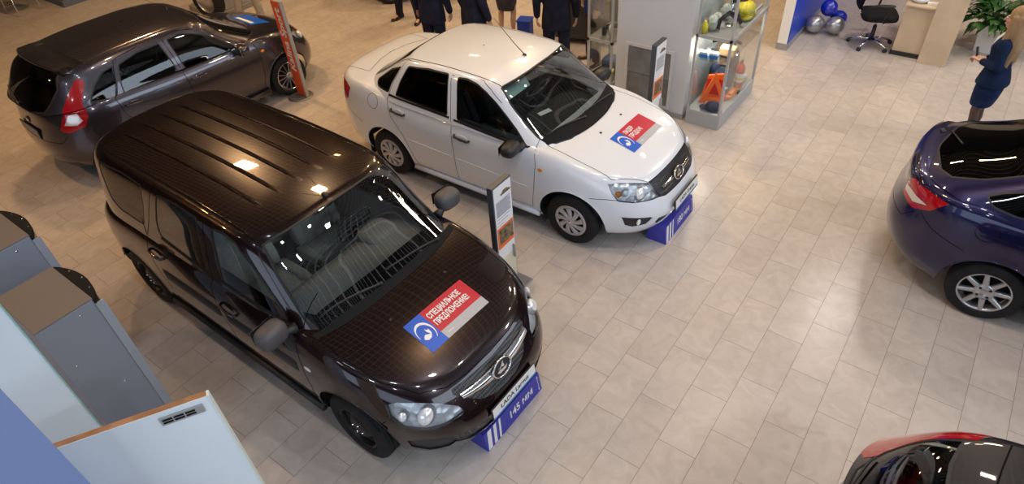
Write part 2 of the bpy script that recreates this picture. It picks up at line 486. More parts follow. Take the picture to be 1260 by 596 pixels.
def roof_hatch(X, Y):
    X = np.asarray(X, float); Y = np.abs(np.asarray(Y, float))
    zc = ip(X, [(-1.9, 1.28), (-1.55, 1.40), (-1.2, 1.455), (-.7, 1.49), (-.2, 1.495), (.2, 1.465), (.45, 1.41), (.7, 1.34), (1.1, 1.24)])
    return zc - .05*(Y/.62)**2.6
HATCH_TOP = dict(xf=.1, xr=-.9, nf=(4.2, 3.4), nr=3.6, S=WAGON_TOP['S'], K=KS, xc=-.35,
    Lf=[(0, 1.17), (.5, .82), (.85, .55), (.93, .49), (1, .40)],
    Lr=[(0, -1.84), (.4, -1.76), (.8, -1.66), (.93, -1.60), (1, -1.52)],
    W=[(0, .80), (.3, .765), (.6, .715), (.82, .68), (.9, .66), (.95, .64), (.985, .615), (1, .595)],
    zl=[(-1.8, 1.0), (-1.3, 1.0), (.4, .97), (1.2, .93)], top=roof_hatch)
# --- blue fastback
def top_fast(X, Y):
    X = np.asarray(X, float); Y = np.abs(np.asarray(Y, float))
    zc = ip(X, [(-2.3, .93), (-2.15, 1.02), (-2.0, 1.06), (-1.6, 1.07), (-1.2, 1.05), (0, 1.0), (.8, 1.0), (1.05, .985), (1.3, .945), (1.6, .875), (1.8, .81), (1.95, .74), (2.08, .66)])
    dr = ip(X, [(-2.3, .06), (-1.9, .06), (-1.4, .03), (.8, .03), (1.3, .045), (1.8, .06), (2.1, .07)])
    return zc - dr*(Y/.84)**2.6
FAST_LOW = dict(SALOON_LOW, top=top_fast, nr=2.9, xr=-1.2, Lr=[(0, -2.08), (.15, -2.16), (.4, -2.19), (.55, -2.17), (.75, -2.13), (.92, -2.14), (.97, -2.13), (1, -2.06)], mod=arch_mod(2.476, .345, .29, .84, .014, .05))
def roof_fast(X, Y):
    X = np.asarray(X, float); Y = np.abs(np.asarray(Y, float))
    zc = ip(X, [(-2.1, 1.10), (-1.8, 1.22), (-1.4, 1.355), (-1.1, 1.425), (-.8, 1.47), (-.4, 1.495), (.1, 1.485), (.4, 1.44), (.7, 1.37), (1.1, 1.27)])
    return zc - .05*(Y/.62)**2.6
FAST_TOP = dict(SALOON_TOP, top=roof_fast, nr=3.6, xr=-.7, Lr=[(0, -2.02), (.4, -1.86), (.8, -1.50), (.93, -1.32), (1, -1.15)])
POSE.update({'hatch': (-6.69, .475, 1.527), 'fast': (4.13, 2.80, 0.), 'black': (4.20, -1.11, 0.), 'far': (-6.65, 6.42, .7)})
# ------------------------------------------------------------------ shared materials
def paint(name, base, metal, rough, coat=1.0, flake=None):
    m = mat(name, base, rough, metal, coat)
    N, L, b = nodes_of(m)
    if flake:
        tc = N.new('ShaderNodeTexCoord'); v = N.new('ShaderNodeTexVoronoi'); v.inputs['Scale'].default_value = 900
        r = N.new('ShaderNodeValToRGB'); r.color_ramp.elements[0].color = (*base, 1); r.color_ramp.elements[1].color = (*flake, 1)
        r.color_ramp.elements[0].position = .55
        L.new(tc.outputs['Object'], v.inputs['Vector']); L.new(v.outputs['Color'], r.inputs['Fac']); L.new(r.outputs['Color'], b.inputs['Base Color'])
    return m
P_BROWN = paint('paint_brown', (.009, .0024, .0040), .5, .25, 1.0, (.026, .007, .007))
P_WHITE = paint('paint_white', (.74, .78, .85), 0., .3, 1.0)
P_GREY = paint('paint_grey', (.062, .054, .068), .7, .24, 1.0)
P_BLUE = paint('paint_blue', (.006, .004, .040), .6, .30, 1.0, (.010, .008, .12))
P_BLACK = paint('paint_black', (.010, .008, .010), .3, .35, 1.0)
RUB = mat('rubber', (.012, .012, .013), .75, spec=.3)
noise_col(RUB, (.010, .010, .011), (.017, .017, .018), 12)
BLK = mat('black_plastic', (.018, .018, .020), .45)
BLKM = mat('matt_black', (.010, .010, .011), .8, spec=.2)
SEAM = mat('seam_dark', (.004, .004, .004), .9, spec=.1)
SEAL = mat('window_seal', (.012, .012, .013), .5)
CHR = mat('chrome', (.82, .82, .84), .12, 1.)
ALU = mat('alloy_silver', (.55, .55, .57), .32, .85)
COVER = mat('wheel_cover_silver', (.50, .50, .52), .35, .45)
STEEL = mat('black_steel', (.012, .012, .013), .38, .3)
REFL = mat('lamp_reflector', (.86, .87, .89), .25, .30)
N_, L_, b_ = nodes_of(REFL)
_v = N_.new('ShaderNodeTexVoronoi'); _v.inputs['Scale'].default_value = 16; _bp = N_.new('ShaderNodeBump'); _bp.inputs['Strength'].default_value = .6; _bp.inputs['Distance'].default_value = .02
_t = N_.new('ShaderNodeTexCoord'); L_.new(_t.outputs['Object'], _v.inputs['Vector']); L_.new(_v.outputs['Distance'], _bp.inputs['Height']); L_.new(_bp.outputs[0], b_.inputs['Normal'])
G_CLEAR = glass_mat('lamp_lens', (.93, .95, .96), boost=1.3)
G_WS = glass_mat('windscreen_glass', (.80, .88, .87), boost=2.6)
G_SIDE = glass_mat('side_glass', (.42, .48, .47), boost=1.5)
G_DARK = glass_mat('dark_side_glass', (.13, .15, .15), boost=1.0)
G_RED = mat('tail_red', (.40, .005, .010), .12, 0., .8)
G_TAILW = mat('tail_clear', (.75, .70, .66), .18, .3, .8)
ORANGE = mat('indicator_orange', (.85, .25, .01), .2, 0., .6)
CREAM = mat('seat_beige', (.42, .39, .37), .9); noise_col(CREAM, (.46, .44, .42), (.56, .53, .51), 40)
DSEAT = mat('seat_dark', (.035, .036, .045), .92)
DASH = mat('dash_grey', (.16, .145, .14), .75); noise_col(DASH, (.20, .175, .165), (.26, .23, .215), 60)
DASHD = mat('dash_dark', (.03, .03, .032), .7)
WHITEP = mat('white_plastic', (.78, .79, .80), .4)
MESHM = mat('grille_mesh', (.012, .012, .012), .5)
N_, L_, b_ = nodes_of(MESHM)
_t = N_.new('ShaderNodeTexCoord'); _v = N_.new('ShaderNodeTexVoronoi'); _v.feature = 'DISTANCE_TO_EDGE'; _v.inputs['Scale'].default_value = 48; _v.inputs['Randomness'].default_value = .15
_r = N_.new('ShaderNodeValToRGB'); _r.color_ramp.elements[0].position = .06; _r.color_ramp.elements[1].position = .12
_r.color_ramp.elements[0].color = (.10, .10, .105, 1); _r.color_ramp.elements[1].color = (.003, .003, .003, 1)
L_.new(_t.outputs['Object'], _v.inputs['Vector']); L_.new(_v.outputs['Distance'], _r.inputs['Fac']); L_.new(_r.outputs['Color'], b_.inputs['Base Color'])
S_RED = mat('sticker_red', (.50, .008, .032), .45); S_BLUE = mat('sticker_blue', (.004, .10, .58), .45); S_GREY = mat('sticker_grey', (.42, .43, .46), .4); S_WHITE = mat('sticker_white', (.82, .82, .82), .4)
BOXBLUE = mat('box_blue', (.05, .05, .38), .5); PLATEW = mat('plate_white', (.78, .79, .78), .35); INK = mat('ink', (.01, .01, .012), .5); INKT = INK; PLATEB = mat('plate_blue', (.02, .22, .62), .4)

def sbox(mb, lo, hi, m, n=6, M=None, seg=10):
    """superellipsoid block"""
    c = [(a+b)/2 for a, b in zip(lo, hi)]; h = [(b-a)/2 for a, b in zip(lo, hi)]
    V = []; e = 2./n; cols = seg*2
    pw = lambda v: math.copysign(abs(v)**e, v)
    for i in range(seg+1):
        ph = -PI/2+PI*i/seg
        for j in range(cols):
            th = 2*PI*(j+.5)/cols
            p = Vector((c[0]+h[0]*pw(math.cos(ph))*pw(math.cos(th)), c[1]+h[1]*pw(math.cos(ph))*pw(math.sin(th)), c[2]+h[2]*pw(math.sin(ph))))
            V.append(M @ p if M is not None else p)
    Fs = [(i*cols+j, i*cols+(j+1) % cols, (i+1)*cols+(j+1) % cols, (i+1)*cols+j) for i in range(seg) for j in range(cols)]
    mb.add(V, Fs, m, True)

def ribbon(mb, P, N, w, m, lift=.0012, closed=False):
    n = len(P); V = []
    for i in range(n):
        a = P[i-1] if (i > 0 or closed) else P[i]; b = P[(i+1) % n] if (i < n-1 or closed) else P[i]
        t = (b-a); t = t.normalized() if t.length > 1e-9 else Vector((1, 0, 0)); s = t.cross(N[i]).normalized()
        V += [P[i]+s*w+N[i]*lift, P[i]-s*w+N[i]*lift]
    Fs = [(2*i, 2*((i+1) % n), 2*((i+1) % n)+1, 2*i+1) for i in range(n if closed else n-1)]
    mb.add(V, Fs, m, True)

class Surf:
    """ray casting on the un-cut shells of a car, near side and far side"""
    def __init__(s, bms):
        V = []; F = []; Nn = []
        for bm in bms:
            nl = bm.verts.layers.float_vector['nrm']; bm.verts.index_update()
            for sg in (1, -1):
                b = len(V)
                V += [Vector((v.co.x, v.co.y*sg, v.co.z)) for v in bm.verts]; Nn += [Vector((v[nl].x, v[nl].y*sg, v[nl].z)) for v in bm.verts]
                F += [[b+v.index for v in f.verts] for f in bm.faces]
        s.V, s.F, s.N = V, F, Nn; s.b = BVHTree.FromPolygons(V, F)
    def cast(s, o, d):
        r = s.b.ray_cast(Vector(o), Vector(d).normalized())
        if r[0] is None: return None
        f = s.F[r[2]]; ws = [1/((s.V[i]-r[0]).length+1e-4) for i in f]
        n = sum((s.N[i]*w for i, w in zip(f, ws)), Vector()).normalized()
        return r[0], n
    def line(s, pts, proj, step=.03, closed=False, side=-1):
        fn, out, eu, ev = PROJ[proj]; P = []; N = []
        n = len(pts)
        for i in range(n if closed else n-1):
            a = Vector(pts[i][:2]); b = Vector(pts[(i+1) % n][:2]); k = max(1, int((b-a).length/step))
            for j in range(k):
                q = a+(b-a)*j/k
                r = s.cast(eu*q.x+ev*q.y+out*5, -out)
                if r and r[1].dot(out) > .2: P.append(r[0]); N.append(r[1])
        if not closed:
            q = Vector(pts[-1][:2]); r = s.cast(eu*q.x+ev*q.y+out*5, -out)
            if r and r[1].dot(out) > .2: P.append(r[0]); N.append(r[1])
        if side > 0: P = [Vector((p.x, -p.y, p.z)) for p in P]; N = [Vector((q.x, -q.y, q.z)) for q in N]
        return P, N
    def seam(s, mb, pts, proj, w=.0028, m=None, closed=False, side=-1, lift=.0012, step=.03):
        P, N = s.line(pts, proj, step, closed, side)
        if len(P) > 1: ribbon(mb, P, N, w, m or SEAM, lift, closed)
    def top(s, x, y, zo=3.):
        return s.cast((x, y, zo), (0, 0, -1))
    def decal(s, mb, c, ux, uy, w, h, m, lift=.0025, nx=10, ny=10, zo=3.):
        """rectangle centred c=(x,y), axes ux, uy in plan, draped on the top surface"""
        V = []; Nn = []
        for j in range(ny+1):
            for i in range(nx+1):
                a = (i/nx-.5)*w; b = (j/ny-.5)*h
                p, n = s.top(c[0]+ux[0]*a+uy[0]*b, c[1]+ux[1]*a+uy[1]*b, zo); V.append(p+n*lift); Nn.append(n)
        Fs = [(j*(nx+1)+i, j*(nx+1)+i+1, (j+1)*(nx+1)+i+1, (j+1)*(nx+1)+i) for j in range(ny) for i in range(nx)]
        mb.add(V, Fs, m, True, Nn)
    def drape(s, lift):
        def f(v):
            r = s.top(v.x, v.y)
            return (r[0]+r[1]*lift) if r else v
        return f

# ------------------------------------------------------------------ wheels
def circ(r, n=48, a0=0): return [(r*math.cos(2*PI*k/n+a0), r*math.sin(2*PI*k/n+a0)) for k in range(n)]
def wheel(parent, loc, R, w, rr, style, side=-1, rz=0., rot=0.):
    e = bpy.data.objects.new('wheel', None); COL.objects.link(e); e.parent = parent; e.location = loc; e.rotation_euler = (0, 0, rz if side < 0 else rz+PI)
    h = w/2; t = MB()
    prof = [(rr-.005, -h+.018), (rr+.004, -h+.010), (rr+.012, -h+.003), (rr+.03, -h-.001), (rr+(R-rr)*.5, -h-.004), (R-.03, -h+.002), (R-.014, -h+.010), (R-.004, -h+.024), (R, -h+.040)]
    for g in (-.045, -.015, .015, .045): prof += [(R+.0005, g-.006), (R-.006, g-.004), (R-.006, g+.004), (R+.0005, g+.006)]
    prof += [(R, h-.04), (R-.004, h-.024), (R-.014, h-.01), (R-.03, h-.002), (rr+(R-rr)*.5, h+.004), (rr+.012, h-.003), (rr-.005, h-.018)]
    t.lathe(prof, RUB, 56, axis='y'); o = t.build('tyre', e)
    b = MB()
    lip = -h+.012
    mm = {'steel': STEEL, 'cover': COVER, 'alloy': ALU, 'thin': CHR}[style]
    b.lathe([(rr+.002, lip-.004), (rr-.004, lip-.007), (rr-.012, lip), (rr-.018, lip+.03), (rr-.03, h*.3), (rr-.03, h-.02), (rr, h-.01)], mm if style != 'cover' else STEEL, 48, axis='y')
    def spoke(a, r0, r1, w0, w1, y0, y1, m, sweep=0., th=.016, crown=.004):
        n = 6; V = []
        for i in range(n+1):
            q = i/n; r = r0+(r1-r0)*q; ww = w0+(w1-w0)*q; y = y0+(y1-y0)*q; aa = a+sweep*q
            c, s_ = math.cos(aa), math.sin(aa)
            for k, (u, dy) in enumerate([(-.5, th), (-.5, .003), (-.28, -crown), (.28, -crown), (.5, .003), (.5, th)]):
                V.append((r*c-u*ww*s_, y+dy, r*s_+u*ww*c))
        Fs = [(i*6+k, i*6+(k+1) % 6, (i+1)*6+(k+1) % 6, (i+1)*6+k) for i in range(n) for k in range(6)]
        b.add(V, Fs, m, False)
    if style == 'steel':
        # pressed steel disc with slots near the rim
        b.lathe([(rr-.02, lip+.035), (rr-.04, lip+.030), (rr-.055, lip+.045), (.105, lip+.020), (.085, lip+.004), (.05, lip+.006), (.035, lip+.002), (.0005, lip+.002)], STEEL, 48, axis='y')
        o = b.build('rim', e)
        for k in range(10):
            s_ = MB(); a = 2*PI*(k+.5)/10; T = Matrix.Translation((math.cos(a)*(rr-.058), lip+.036, math.sin(a)*(rr-.058)))
            s_.ball((0, 0, 0), .014, BLKM, 6, T, (1.1, .25, 1.1)); s_.build('rim_slot', e)
        for k in range(4):
            s_ = MB(); a = 2*PI*k/4+.6+rot; s_.lathe([(.0005, lip-.014), (.008, lip-.014), (.0095, lip-.010), (.0095, lip+.008)], CHR, 6, Matrix.Translation((math.cos(a)*.05, 0, math.sin(a)*.05)), axis='y'); s_.build('wheel_bolt', e)
    elif style == 'cover':
        y0 = lip-.012
        b.lathe([(rr-.001, lip-.006), (rr-.012, y0-.002), (rr-.028, y0-.004), (rr-.034, y0+.004)], COVER, 48, axis='y')
        b.lathe([(rr-.03, y0+.030), (.02, y0+.022)], BLKM, 40, axis='y')
        for k in range(9):
            a = 2*PI*k/9+rot; spoke(a, .035, rr-.028, .030, .062, y0-.012, y0-.004, COVER, .32)
        b.lathe([(.0005, y0-.020), (.022, y0-.019), (.034, y0-.016), (.052, y0-.014), (.062, y0-.004), (.064, y0+.01)], COVER, 32, axis='y')
        b.build('wheel_cover', e)
        s_ = MB(); s_.lathe([(.0005, y0-.0225), (.018, y0-.0225), (.021, y0-.019)], CHR, 24, axis='y'); s_.build('hub_badge', e)
    elif style == 'alloy':
        b.lathe([(rr-.03, lip+.06), (.03, lip+.05)], BLKM, 40, axis='y')
        y0 = lip-.002
        for k in range(8):
            a = 2*PI*k/8+rot; spoke(a, .04, rr-.008, .050, .034, y0+.012, y0, ALU, .0, th=.03)
        b.lathe([(.0005, y0+.006), (.03, y0+.006), (.034, y0), (.075, y0+.004), (.080, y0+.02)], ALU, 32, axis='y'); b.build('rim', e)
        for k in range(4):
            s_ = MB(); a = 2*PI*k/4+PI/4; s_.lathe([(.0005, y0-.001), (.011, y0-.001), (.014, y0+.004)], STEEL, 10, Matrix.Translation((math.cos(a)*.052, 0, math.sin(a)*.052)), axis='y'); s_.build('wheel_bolt', e)
    else:
        b.lathe([(rr-.03, lip+.06), (.03, lip+.05)], BLKM, 40, axis='y')
        for k in range(14):
            a = 2*PI*k/14+rot; spoke(a, .04, rr-.006, .014, .013, lip+.012, lip+.0, ALU, .0, th=.02)
        b.lathe([(.0005, lip+.004), (.03, lip+.002), (.048, lip+.008), (.052, lip+.03)], ALU, 32, axis='y'); b.build('rim', e)
    return e

# ------------------------------------------------------------------ cabin furniture
def seat(parent, x, y, z, m, w=.50, rec=.30, bench=False):
    e = bpy.data.objects.new('bench_seat' if bench else 'front_seat', None); COL.objects.link(e); e.parent = parent
    c = MB(); sbox(c, (x-.24, y-w/2, z), (x+.28, y+w/2, z+.18), m, 5); 
    for s in (-1, 1): sbox(c, (x-.2, y+s*w/2-.05, z+.06), (x+.26, y+s*w/2+.05, z+.21), m, 4)
    c.build('seat_cushion', e)
    T = Matrix.Translation((x-.20, 0, z+.12)) @ Matrix.Rotation(-rec, 4, 'Y')
    b = MB(); sbox(b, (-.08, y-w/2+.02, 0), (.07, y+w/2-.02, .60), m, 4.5, T)
    for s in (-1, 1): sbox(b, (-.04, y+s*(w/2-.045)-.05, .05), (.11, y+s*(w/2-.045)+.05, .50), m, 4, T)
    b.build('backrest', e)
    for yy in ([y] if not bench else [y-w*.3, y+w*.3]):
        hd = MB(); sbox(hd, (-.05, yy-.13, .62), (.05, yy+.13, .80), m, 3.5, T)
        for s in (-.05, .05): hd.tube([T @ Vector((0, yy+s, .56)), T @ Vector((0, yy+s, .66))], .006, CHR, 6)
        hd.build('headrest', e)
    return e

def steering(parent, c, r, m, tilt=1.05):
    T = Matrix.Translation(c) @ Matrix.Rotation(-tilt, 4, 'Y')
    b = MB(); pts = [T @ Vector((0, r*math.cos(2*PI*k/28), r*math.sin(2*PI*k/28))) for k in range(28)]
    T2 = Matrix.Translation(c) @ Matrix.Rotation(tilt-PI/2, 4, 'Y')
    pts = [T2 @ Vector((r*math.cos(2*PI*k/28), r*math.sin(2*PI*k/28), 0)) for k in range(28)]
    b.tube(pts, .016, m, 8, closed=True)
    for a in (0., PI, PI*1.5): b.tube([T2 @ Vector((.03*math.sin(a), .03*math.cos(a), -.01)), T2 @ Vector((r*math.sin(a), r*math.cos(a), 0))], .014, m, 6)
    sbox(b, (-.07, -.09, -.03), (.07, .09, .03), m, 4, T2)
    b.tube([T2 @ Vector((0, 0, -.02)), T2 @ Vector((0, 0, -.30))], .03, m, 8)
    b.build('steering_wheel', parent)

# ------------------------------------------------------------------ badge (oval ring with a sail shaped boat inside)
def badge(mb, M, w, h, back=BLK):
    n = 36
    ring = [M @ Vector((w/2*math.cos(2*PI*k/n), h/2*math.sin(2*PI*k/n), .004)) for k in range(n)]
    mb.tube(ring, w*.045, CHR, 6, closed=True)
    mb.add([M @ Vector((0, 0, .001))]+[M @ Vector((w/2*math.cos(2*PI*k/n), h/2*math.sin(2*PI*k/n), .001)) for k in range(n)], [(0, k+1, (k+1) % n+1) for k in range(n)], back)
    k = w/2
    hull = [(-.62, -.25), (-.30, -.52), (.30, -.50), (.62, -.12), (.35, -.22), (.0, -.20), (-.35, -.10)]
    sail = [(-.42, .02), (-.10, .18), (.18, .55), (.30, .66), (.22, .30), (.30, .05), (.12, -.08), (.02, .12), (-.15, .02)]
    for pl in (hull, sail):
        mb.prism([(x*k, y*h/2) for x, y in pl], .001, .006, CHR, M)

def fit_sx(lines, size, tw):
    w = 0
    for s in lines:
        q = MB(); text_mesh(s, size, Matrix.Identity(4), INKT, q, bold=size*.03, align='LEFT'); w = max(w, max(v[0] for v in q.v))
    return tw/w
def hood_sticker(parent, sf, c, ang, w, h, lines, size, tw):
    """red/blue/grey card on the bonnet. ang: text direction in the car's plan; w along the text, h across"""
    ux = (math.cos(ang), math.sin(ang)); uy = (-ux[1], ux[0])
    mb = MB()
    bw = w*.27
    at = lambda a, b: (c[0]+ux[0]*a+uy[0]*b, c[1]+ux[1]*a+uy[1]*b)
    sf.decal(mb, at(-w/2+bw/2, 0), ux, uy, bw, h, S_BLUE, nx=4)
    sf.decal(mb, at(bw/2, h*.13), ux, uy, w-bw, h*.74, S_RED)
    sf.decal(mb, at(bw/2, -h*.37), ux, uy, w-bw, h*.26, S_GREY, ny=3)
    o = mb.build('hood_sticker', parent)
    t = MB()
    def M(a, b):
        p = at(a, b); return Matrix(((ux[0], uy[0], 0, p[0]), (ux[1], uy[1], 0, p[1]), (0, 0, 1, 0), (0, 0, 0, 1)))
    n = len(lines)
    sx = fit_sx(lines, size, tw)
    for i, s in enumerate(lines):
        text_mesh(s, size, M(-w/2+bw+.02, h*.13+(n/2-.5-i)*size*1.08), S_WHITE, t, bold=size*.03, align='LEFT', sub=0, fn=sf.drape(.0045), sx=sx)
    text_mesh('www.', size*.42, M(-w/2+bw+.03, -h*.37), S_WHITE, t, align='LEFT', fn=sf.drape(.0045))
    # swoosh and boat emblem in the blue field
    k = bw*.42; dr = sf.drape(.0045)
    V = []; n = 26
    for i in range(n+1):
        a = -1.0+4.3*i/n; th = .05+.20*max(0, math.sin(PI*i/n))**1.5
        for q in (1., 1.-th):
            V.append(dr(Vector((*at(-w/2+bw/2+q*k*math.cos(a), q*k*1.35*math.sin(a)), 0))))
    t.add(V, [(2*i, 2*i+1, 2*i+3, 2*i+2) for i in range(n)], S_WHITE)
    for pl in ([(-.72, -.55), (-.40, -.85), (.05, -.80), (.25, -.45), (.0, -.30), (-.28, -.15), (-.55, -.30)], [(.15, -.75), (.45, -.35), (.48, .15), (.30, .10), (.12, .40), (.10, -.05), (.22, -.30)]):
        V = [dr(Vector((*at(-w/2+bw/2+x*k, y*k), 0))) for x, y in pl]
        t.add(V, [tuple(range(len(V)))], S_WHITE)
    t.build('lettering', o)
    return o

def wiper(mb, pivot, tip, surf, m=BLK):
    """arm and blade lying on the glass; pivot, tip in plan (x,y)"""
    P = []
    for i in range(13):
        q = i/12; x = pivot[0]+(tip[0]-pivot[0])*q; y = pivot[1]+(tip[1]-pivot[1])*q
        p, n = surf.top(x, y); P.append(p+n*.02)
    mb.tube(P, .004, m, 5, radii=[.010-.006*i/12 for i in range(13)])
    B = []
    for i in range(13):
        q = .38+.62*i/12+.0; x = pivot[0]+(tip[0]-pivot[0])*q; y = pivot[1]+(tip[1]-pivot[1])*q
        p, n = surf.top(x, y); B.append(p+n*.009)
    mb.tube(B, .006, m, 5)
    mb.ball(P[0], .016, m, 6)
# ------------------------------------------------------------------ generic assembly of a car from its two shells
TAGS = {}
def T_(n): return TAGS.setdefault(n, len(TAGS)+1)
def build_car(cfg):
    pose = cfg['pose']; pm = cfg['paint']
    root = empty('car', (pose[0], pose[1], 0), pose[2], cfg['label'], 'car', cfg.get('group'))
    Gl, Gt = shell(cfg['low']), shell(cfg['top'])
    lo, tp = grid_bm(Gl), grid_bm(Gt)
    sf, sfl, sft = Surf([lo, tp]), Surf([lo]), Surf([tp])
    wb, R, zc = cfg['wb'], cfg['arch'], cfg['hubz']
    # openings
    cut(lo, cfg['cabin'], 'top', T_('hole'))
    ws = []
    for xa in (-wb/2, wb/2):
        c = [(xa+x, zc+z) for x, z in circ(R, 40)]
        # extend the arch straight down to the sill
        cut(lo, c, 'side', T_('hole')); ws.append(c)
        cut(lo, [(xa-R*.985, zc-.02), (xa+R*.985, zc-.02), (xa+R*.97, .05), (xa-R*.97, .05)], 'side', T_('hole'))
    for nm, proj, poly, surf in cfg['cuts']:
        bm = lo if surf == 'lo' else tp
        poly = [tuple(p[:2]) for p in poly]
        if nm.startswith('glass:'):
            t = nm[6:]; cut(bm, poly, proj, T_(t+'_seal')); cut(bm, inset(poly, cfg.get('seal', .014)), proj, T_(t), only={T_(t+'_seal')})
        else: cut(bm, poly, proj, T_(nm), only={0})
    # body
    b = MB(); extract(lo, {0}, b, pm, both=True, thick=.012); extract(tp, {0}, b, pm, both=True, thick=.012)
    body = b.build('body_shell', root)
    for nm, proj, pts, cl in cfg['seams']:
        for sd in (-1, 1):
            sm = MB(); sf.seam(sm, pts, proj, closed=cl, side=sd)
            if sm.v: sm.build('panel_gap', root)
    for nm in cfg['panels']:      # centre panels
        p = MB(); extract(lo, {T_(nm)}, p, cfg.get('pmat', {}).get(nm, pm), both=True, thick=.012, off=cfg.get('poff', {}).get(nm, 0.))
        extract(tp, {T_(nm)}, p, cfg.get('pmat', {}).get(nm, pm), both=True, thick=.012)
        if p.v: p.build(nm.split('.')[0], root)
    for nm in cfg.get('spanels', []):
        for sd in (-1, 1):
            p = MB(); extract(lo, {T_(nm)}, p, cfg.get('pmat', {}).get(nm, pm), side=sd, thick=.012, off=cfg.get('poff', {}).get(nm, 0.))
            if p.v: p.build(nm, root)
    for nm, gm in cfg['cglass']:
        s_ = MB(); extract(tp, {T_(nm+'_seal')}, s_, SEAL, both=True, thick=.01); s_.build('window_seal', root)
        g = MB(); extract(tp, {T_(nm)}, g, gm, both=True, off=-.002); g.build(nm, root)
    for sd in (-1, 1):
        for d in cfg['doors']:
            p = MB(); extract(lo, {T_(d['name'])}, p, pm, side=sd, thick=.012); extract(tp, {T_(d['name']+'_up')}, p, pm, side=sd, thick=.012)
            if d.get('win'): extract(tp, {T_(d['win']+'_seal')}, p, SEAL, side=sd, thick=.014)
            for ln in d['seam']: sf.seam(p, ln[1], ln[0], side=sd)
            if d.get('belt'): sft.seam(p, d['belt'], 'side', w=.012, m=SEAL, side=sd, lift=.004)
            door = p.build('car_door', root)
            if d.get('win'):
                g = MB(); extract(tp, {T_(d['win'])}, g, d['glass'], side=sd, off=-.003); g.build('door_window', door)
            hx, hz = d['handle']; r = sf.cast((hx, -3, hz), (0, 1, 0)); p0 = Vector((r[0].x, r[0].y*(1 if sd < 0 else -1), hz)); hm = MB()
            hmat = cfg.get('handlem', BLK); o = -.03 if sd < 0 else .03
            hm.ball(p0, .055, pm if cfg.get('cupm') is None else cfg['cupm'], 8, None, (1.2, .12, .55))
            hm.tube([p0+Vector((-.10, 0, .010)), p0+Vector((-.085, o, .008)), p0+Vector((0, o*1.25, 0)), p0+Vector((.085, o, -.008)), p0+Vector((.10, 0, -.010))], .013, hmat, 8)
            hm.build('door_handle', door)
        for nm, gm in cfg['sglass']:
            s_ = MB(); extract(tp, {T_(nm+'_seal')}, s_, SEAL, side=sd, thick=.012); s_.build('window_seal', root)
            g = MB(); extract(tp, {T_(nm)}, g, gm, side=sd, off=-.003); g.build('quarter_window', root)
        if cfg.get('headlight'):
            h = MB(); extract(lo, {T_('headlight')}, h, REFL, side=sd, off=-.035); 
            for (c, r) in cfg['lamps']:
                cc = Vector((c[0], c[1]*(1 if sd < 0 else -1), c[2])); h.ball(cc, r, mat('lamp_bowl', (.86, .87, .90), .12, .35, .6), 10, None, (.7, 1, 1))
            for (c, r) in cfg.get('amber', []):
                cc = Vector((c[0], c[1]*(1 if sd < 0 else -1), c[2])); h.ball(cc, r, ORANGE, 8)
            ho = h.build('headlight', root)
            l = MB(); extract(lo, {T_('headlight')}, l, G_CLEAR, side=sd, off=.001); l.build('lens', ho)
            l = MB(); extract(lo, {T_('headlight')}, l, BLK, side=sd, off=-.034, thick=.0)
        if cfg.get('taillight'):
            h = MB()
            for t, mm in cfg['taillight']:
                extract(lo, {T_(t)}, h, mm, side=sd, off=.002, thick=.01); extract(tp, {T_(t)}, h, mm, side=sd, off=.002, thick=.01)
            if h.v: h.build('taillight', root)
        # arch lips and wells
        for xa in (-wb/2, wb/2):
            l = MB()
            pts = [(xa+(R+.004)*math.cos(a), zc+(R+.004)*math.sin(a)) for a in np.linspace(-.12, PI+.12, 34)]
            P, N = sfl.line(pts, 'side', 1.0, side=sd)
            P = [p - n*.006 for p, n in zip(P, N)]
            l.tube(P, .009, cfg.get('lipm', pm), 6)
            Mx = Matrix.Translation((xa, 0, zc)); y0 = .45 if sd > 0 else -.45
            yo = abs(P[len(P)//2].y)-.012
            pr_ = [(R-.002, yo if sd > 0 else -yo), (R-.004, y0), (.03, y0)]
            l.lathe(pr_, BLKM, 30, Mx, axis='y', a0=.55 if xa > 0 else -.12, a1=PI+.12 if xa > 0 else PI-.35)
            l.build('wheel_arch', root)
    # floor pan
    f = MB(); f.box((-wb/2-.40, -.50, .27), (wb/2+.40, .50, .32), BLKM); f.box((-wb/2+.4, -.78, .20), (wb/2-.4, .78, .26), BLKM); f.build('underbody', root)
    hy = cfg['huby']
    for xa in (-wb/2, wb/2):
        for sd in (-1, 1):
            wheel(root, (xa, sd*(hy-cfg['tw']/2), zc), cfg['hubz'], cfg['tw'], cfg['rim'], cfg['wstyle'], sd, rz=cfg.get('steer', 0.) if xa > 0 else 0., rot=random.uniform(0, 1))
    return root, lo, tp, sf, sfl, sft
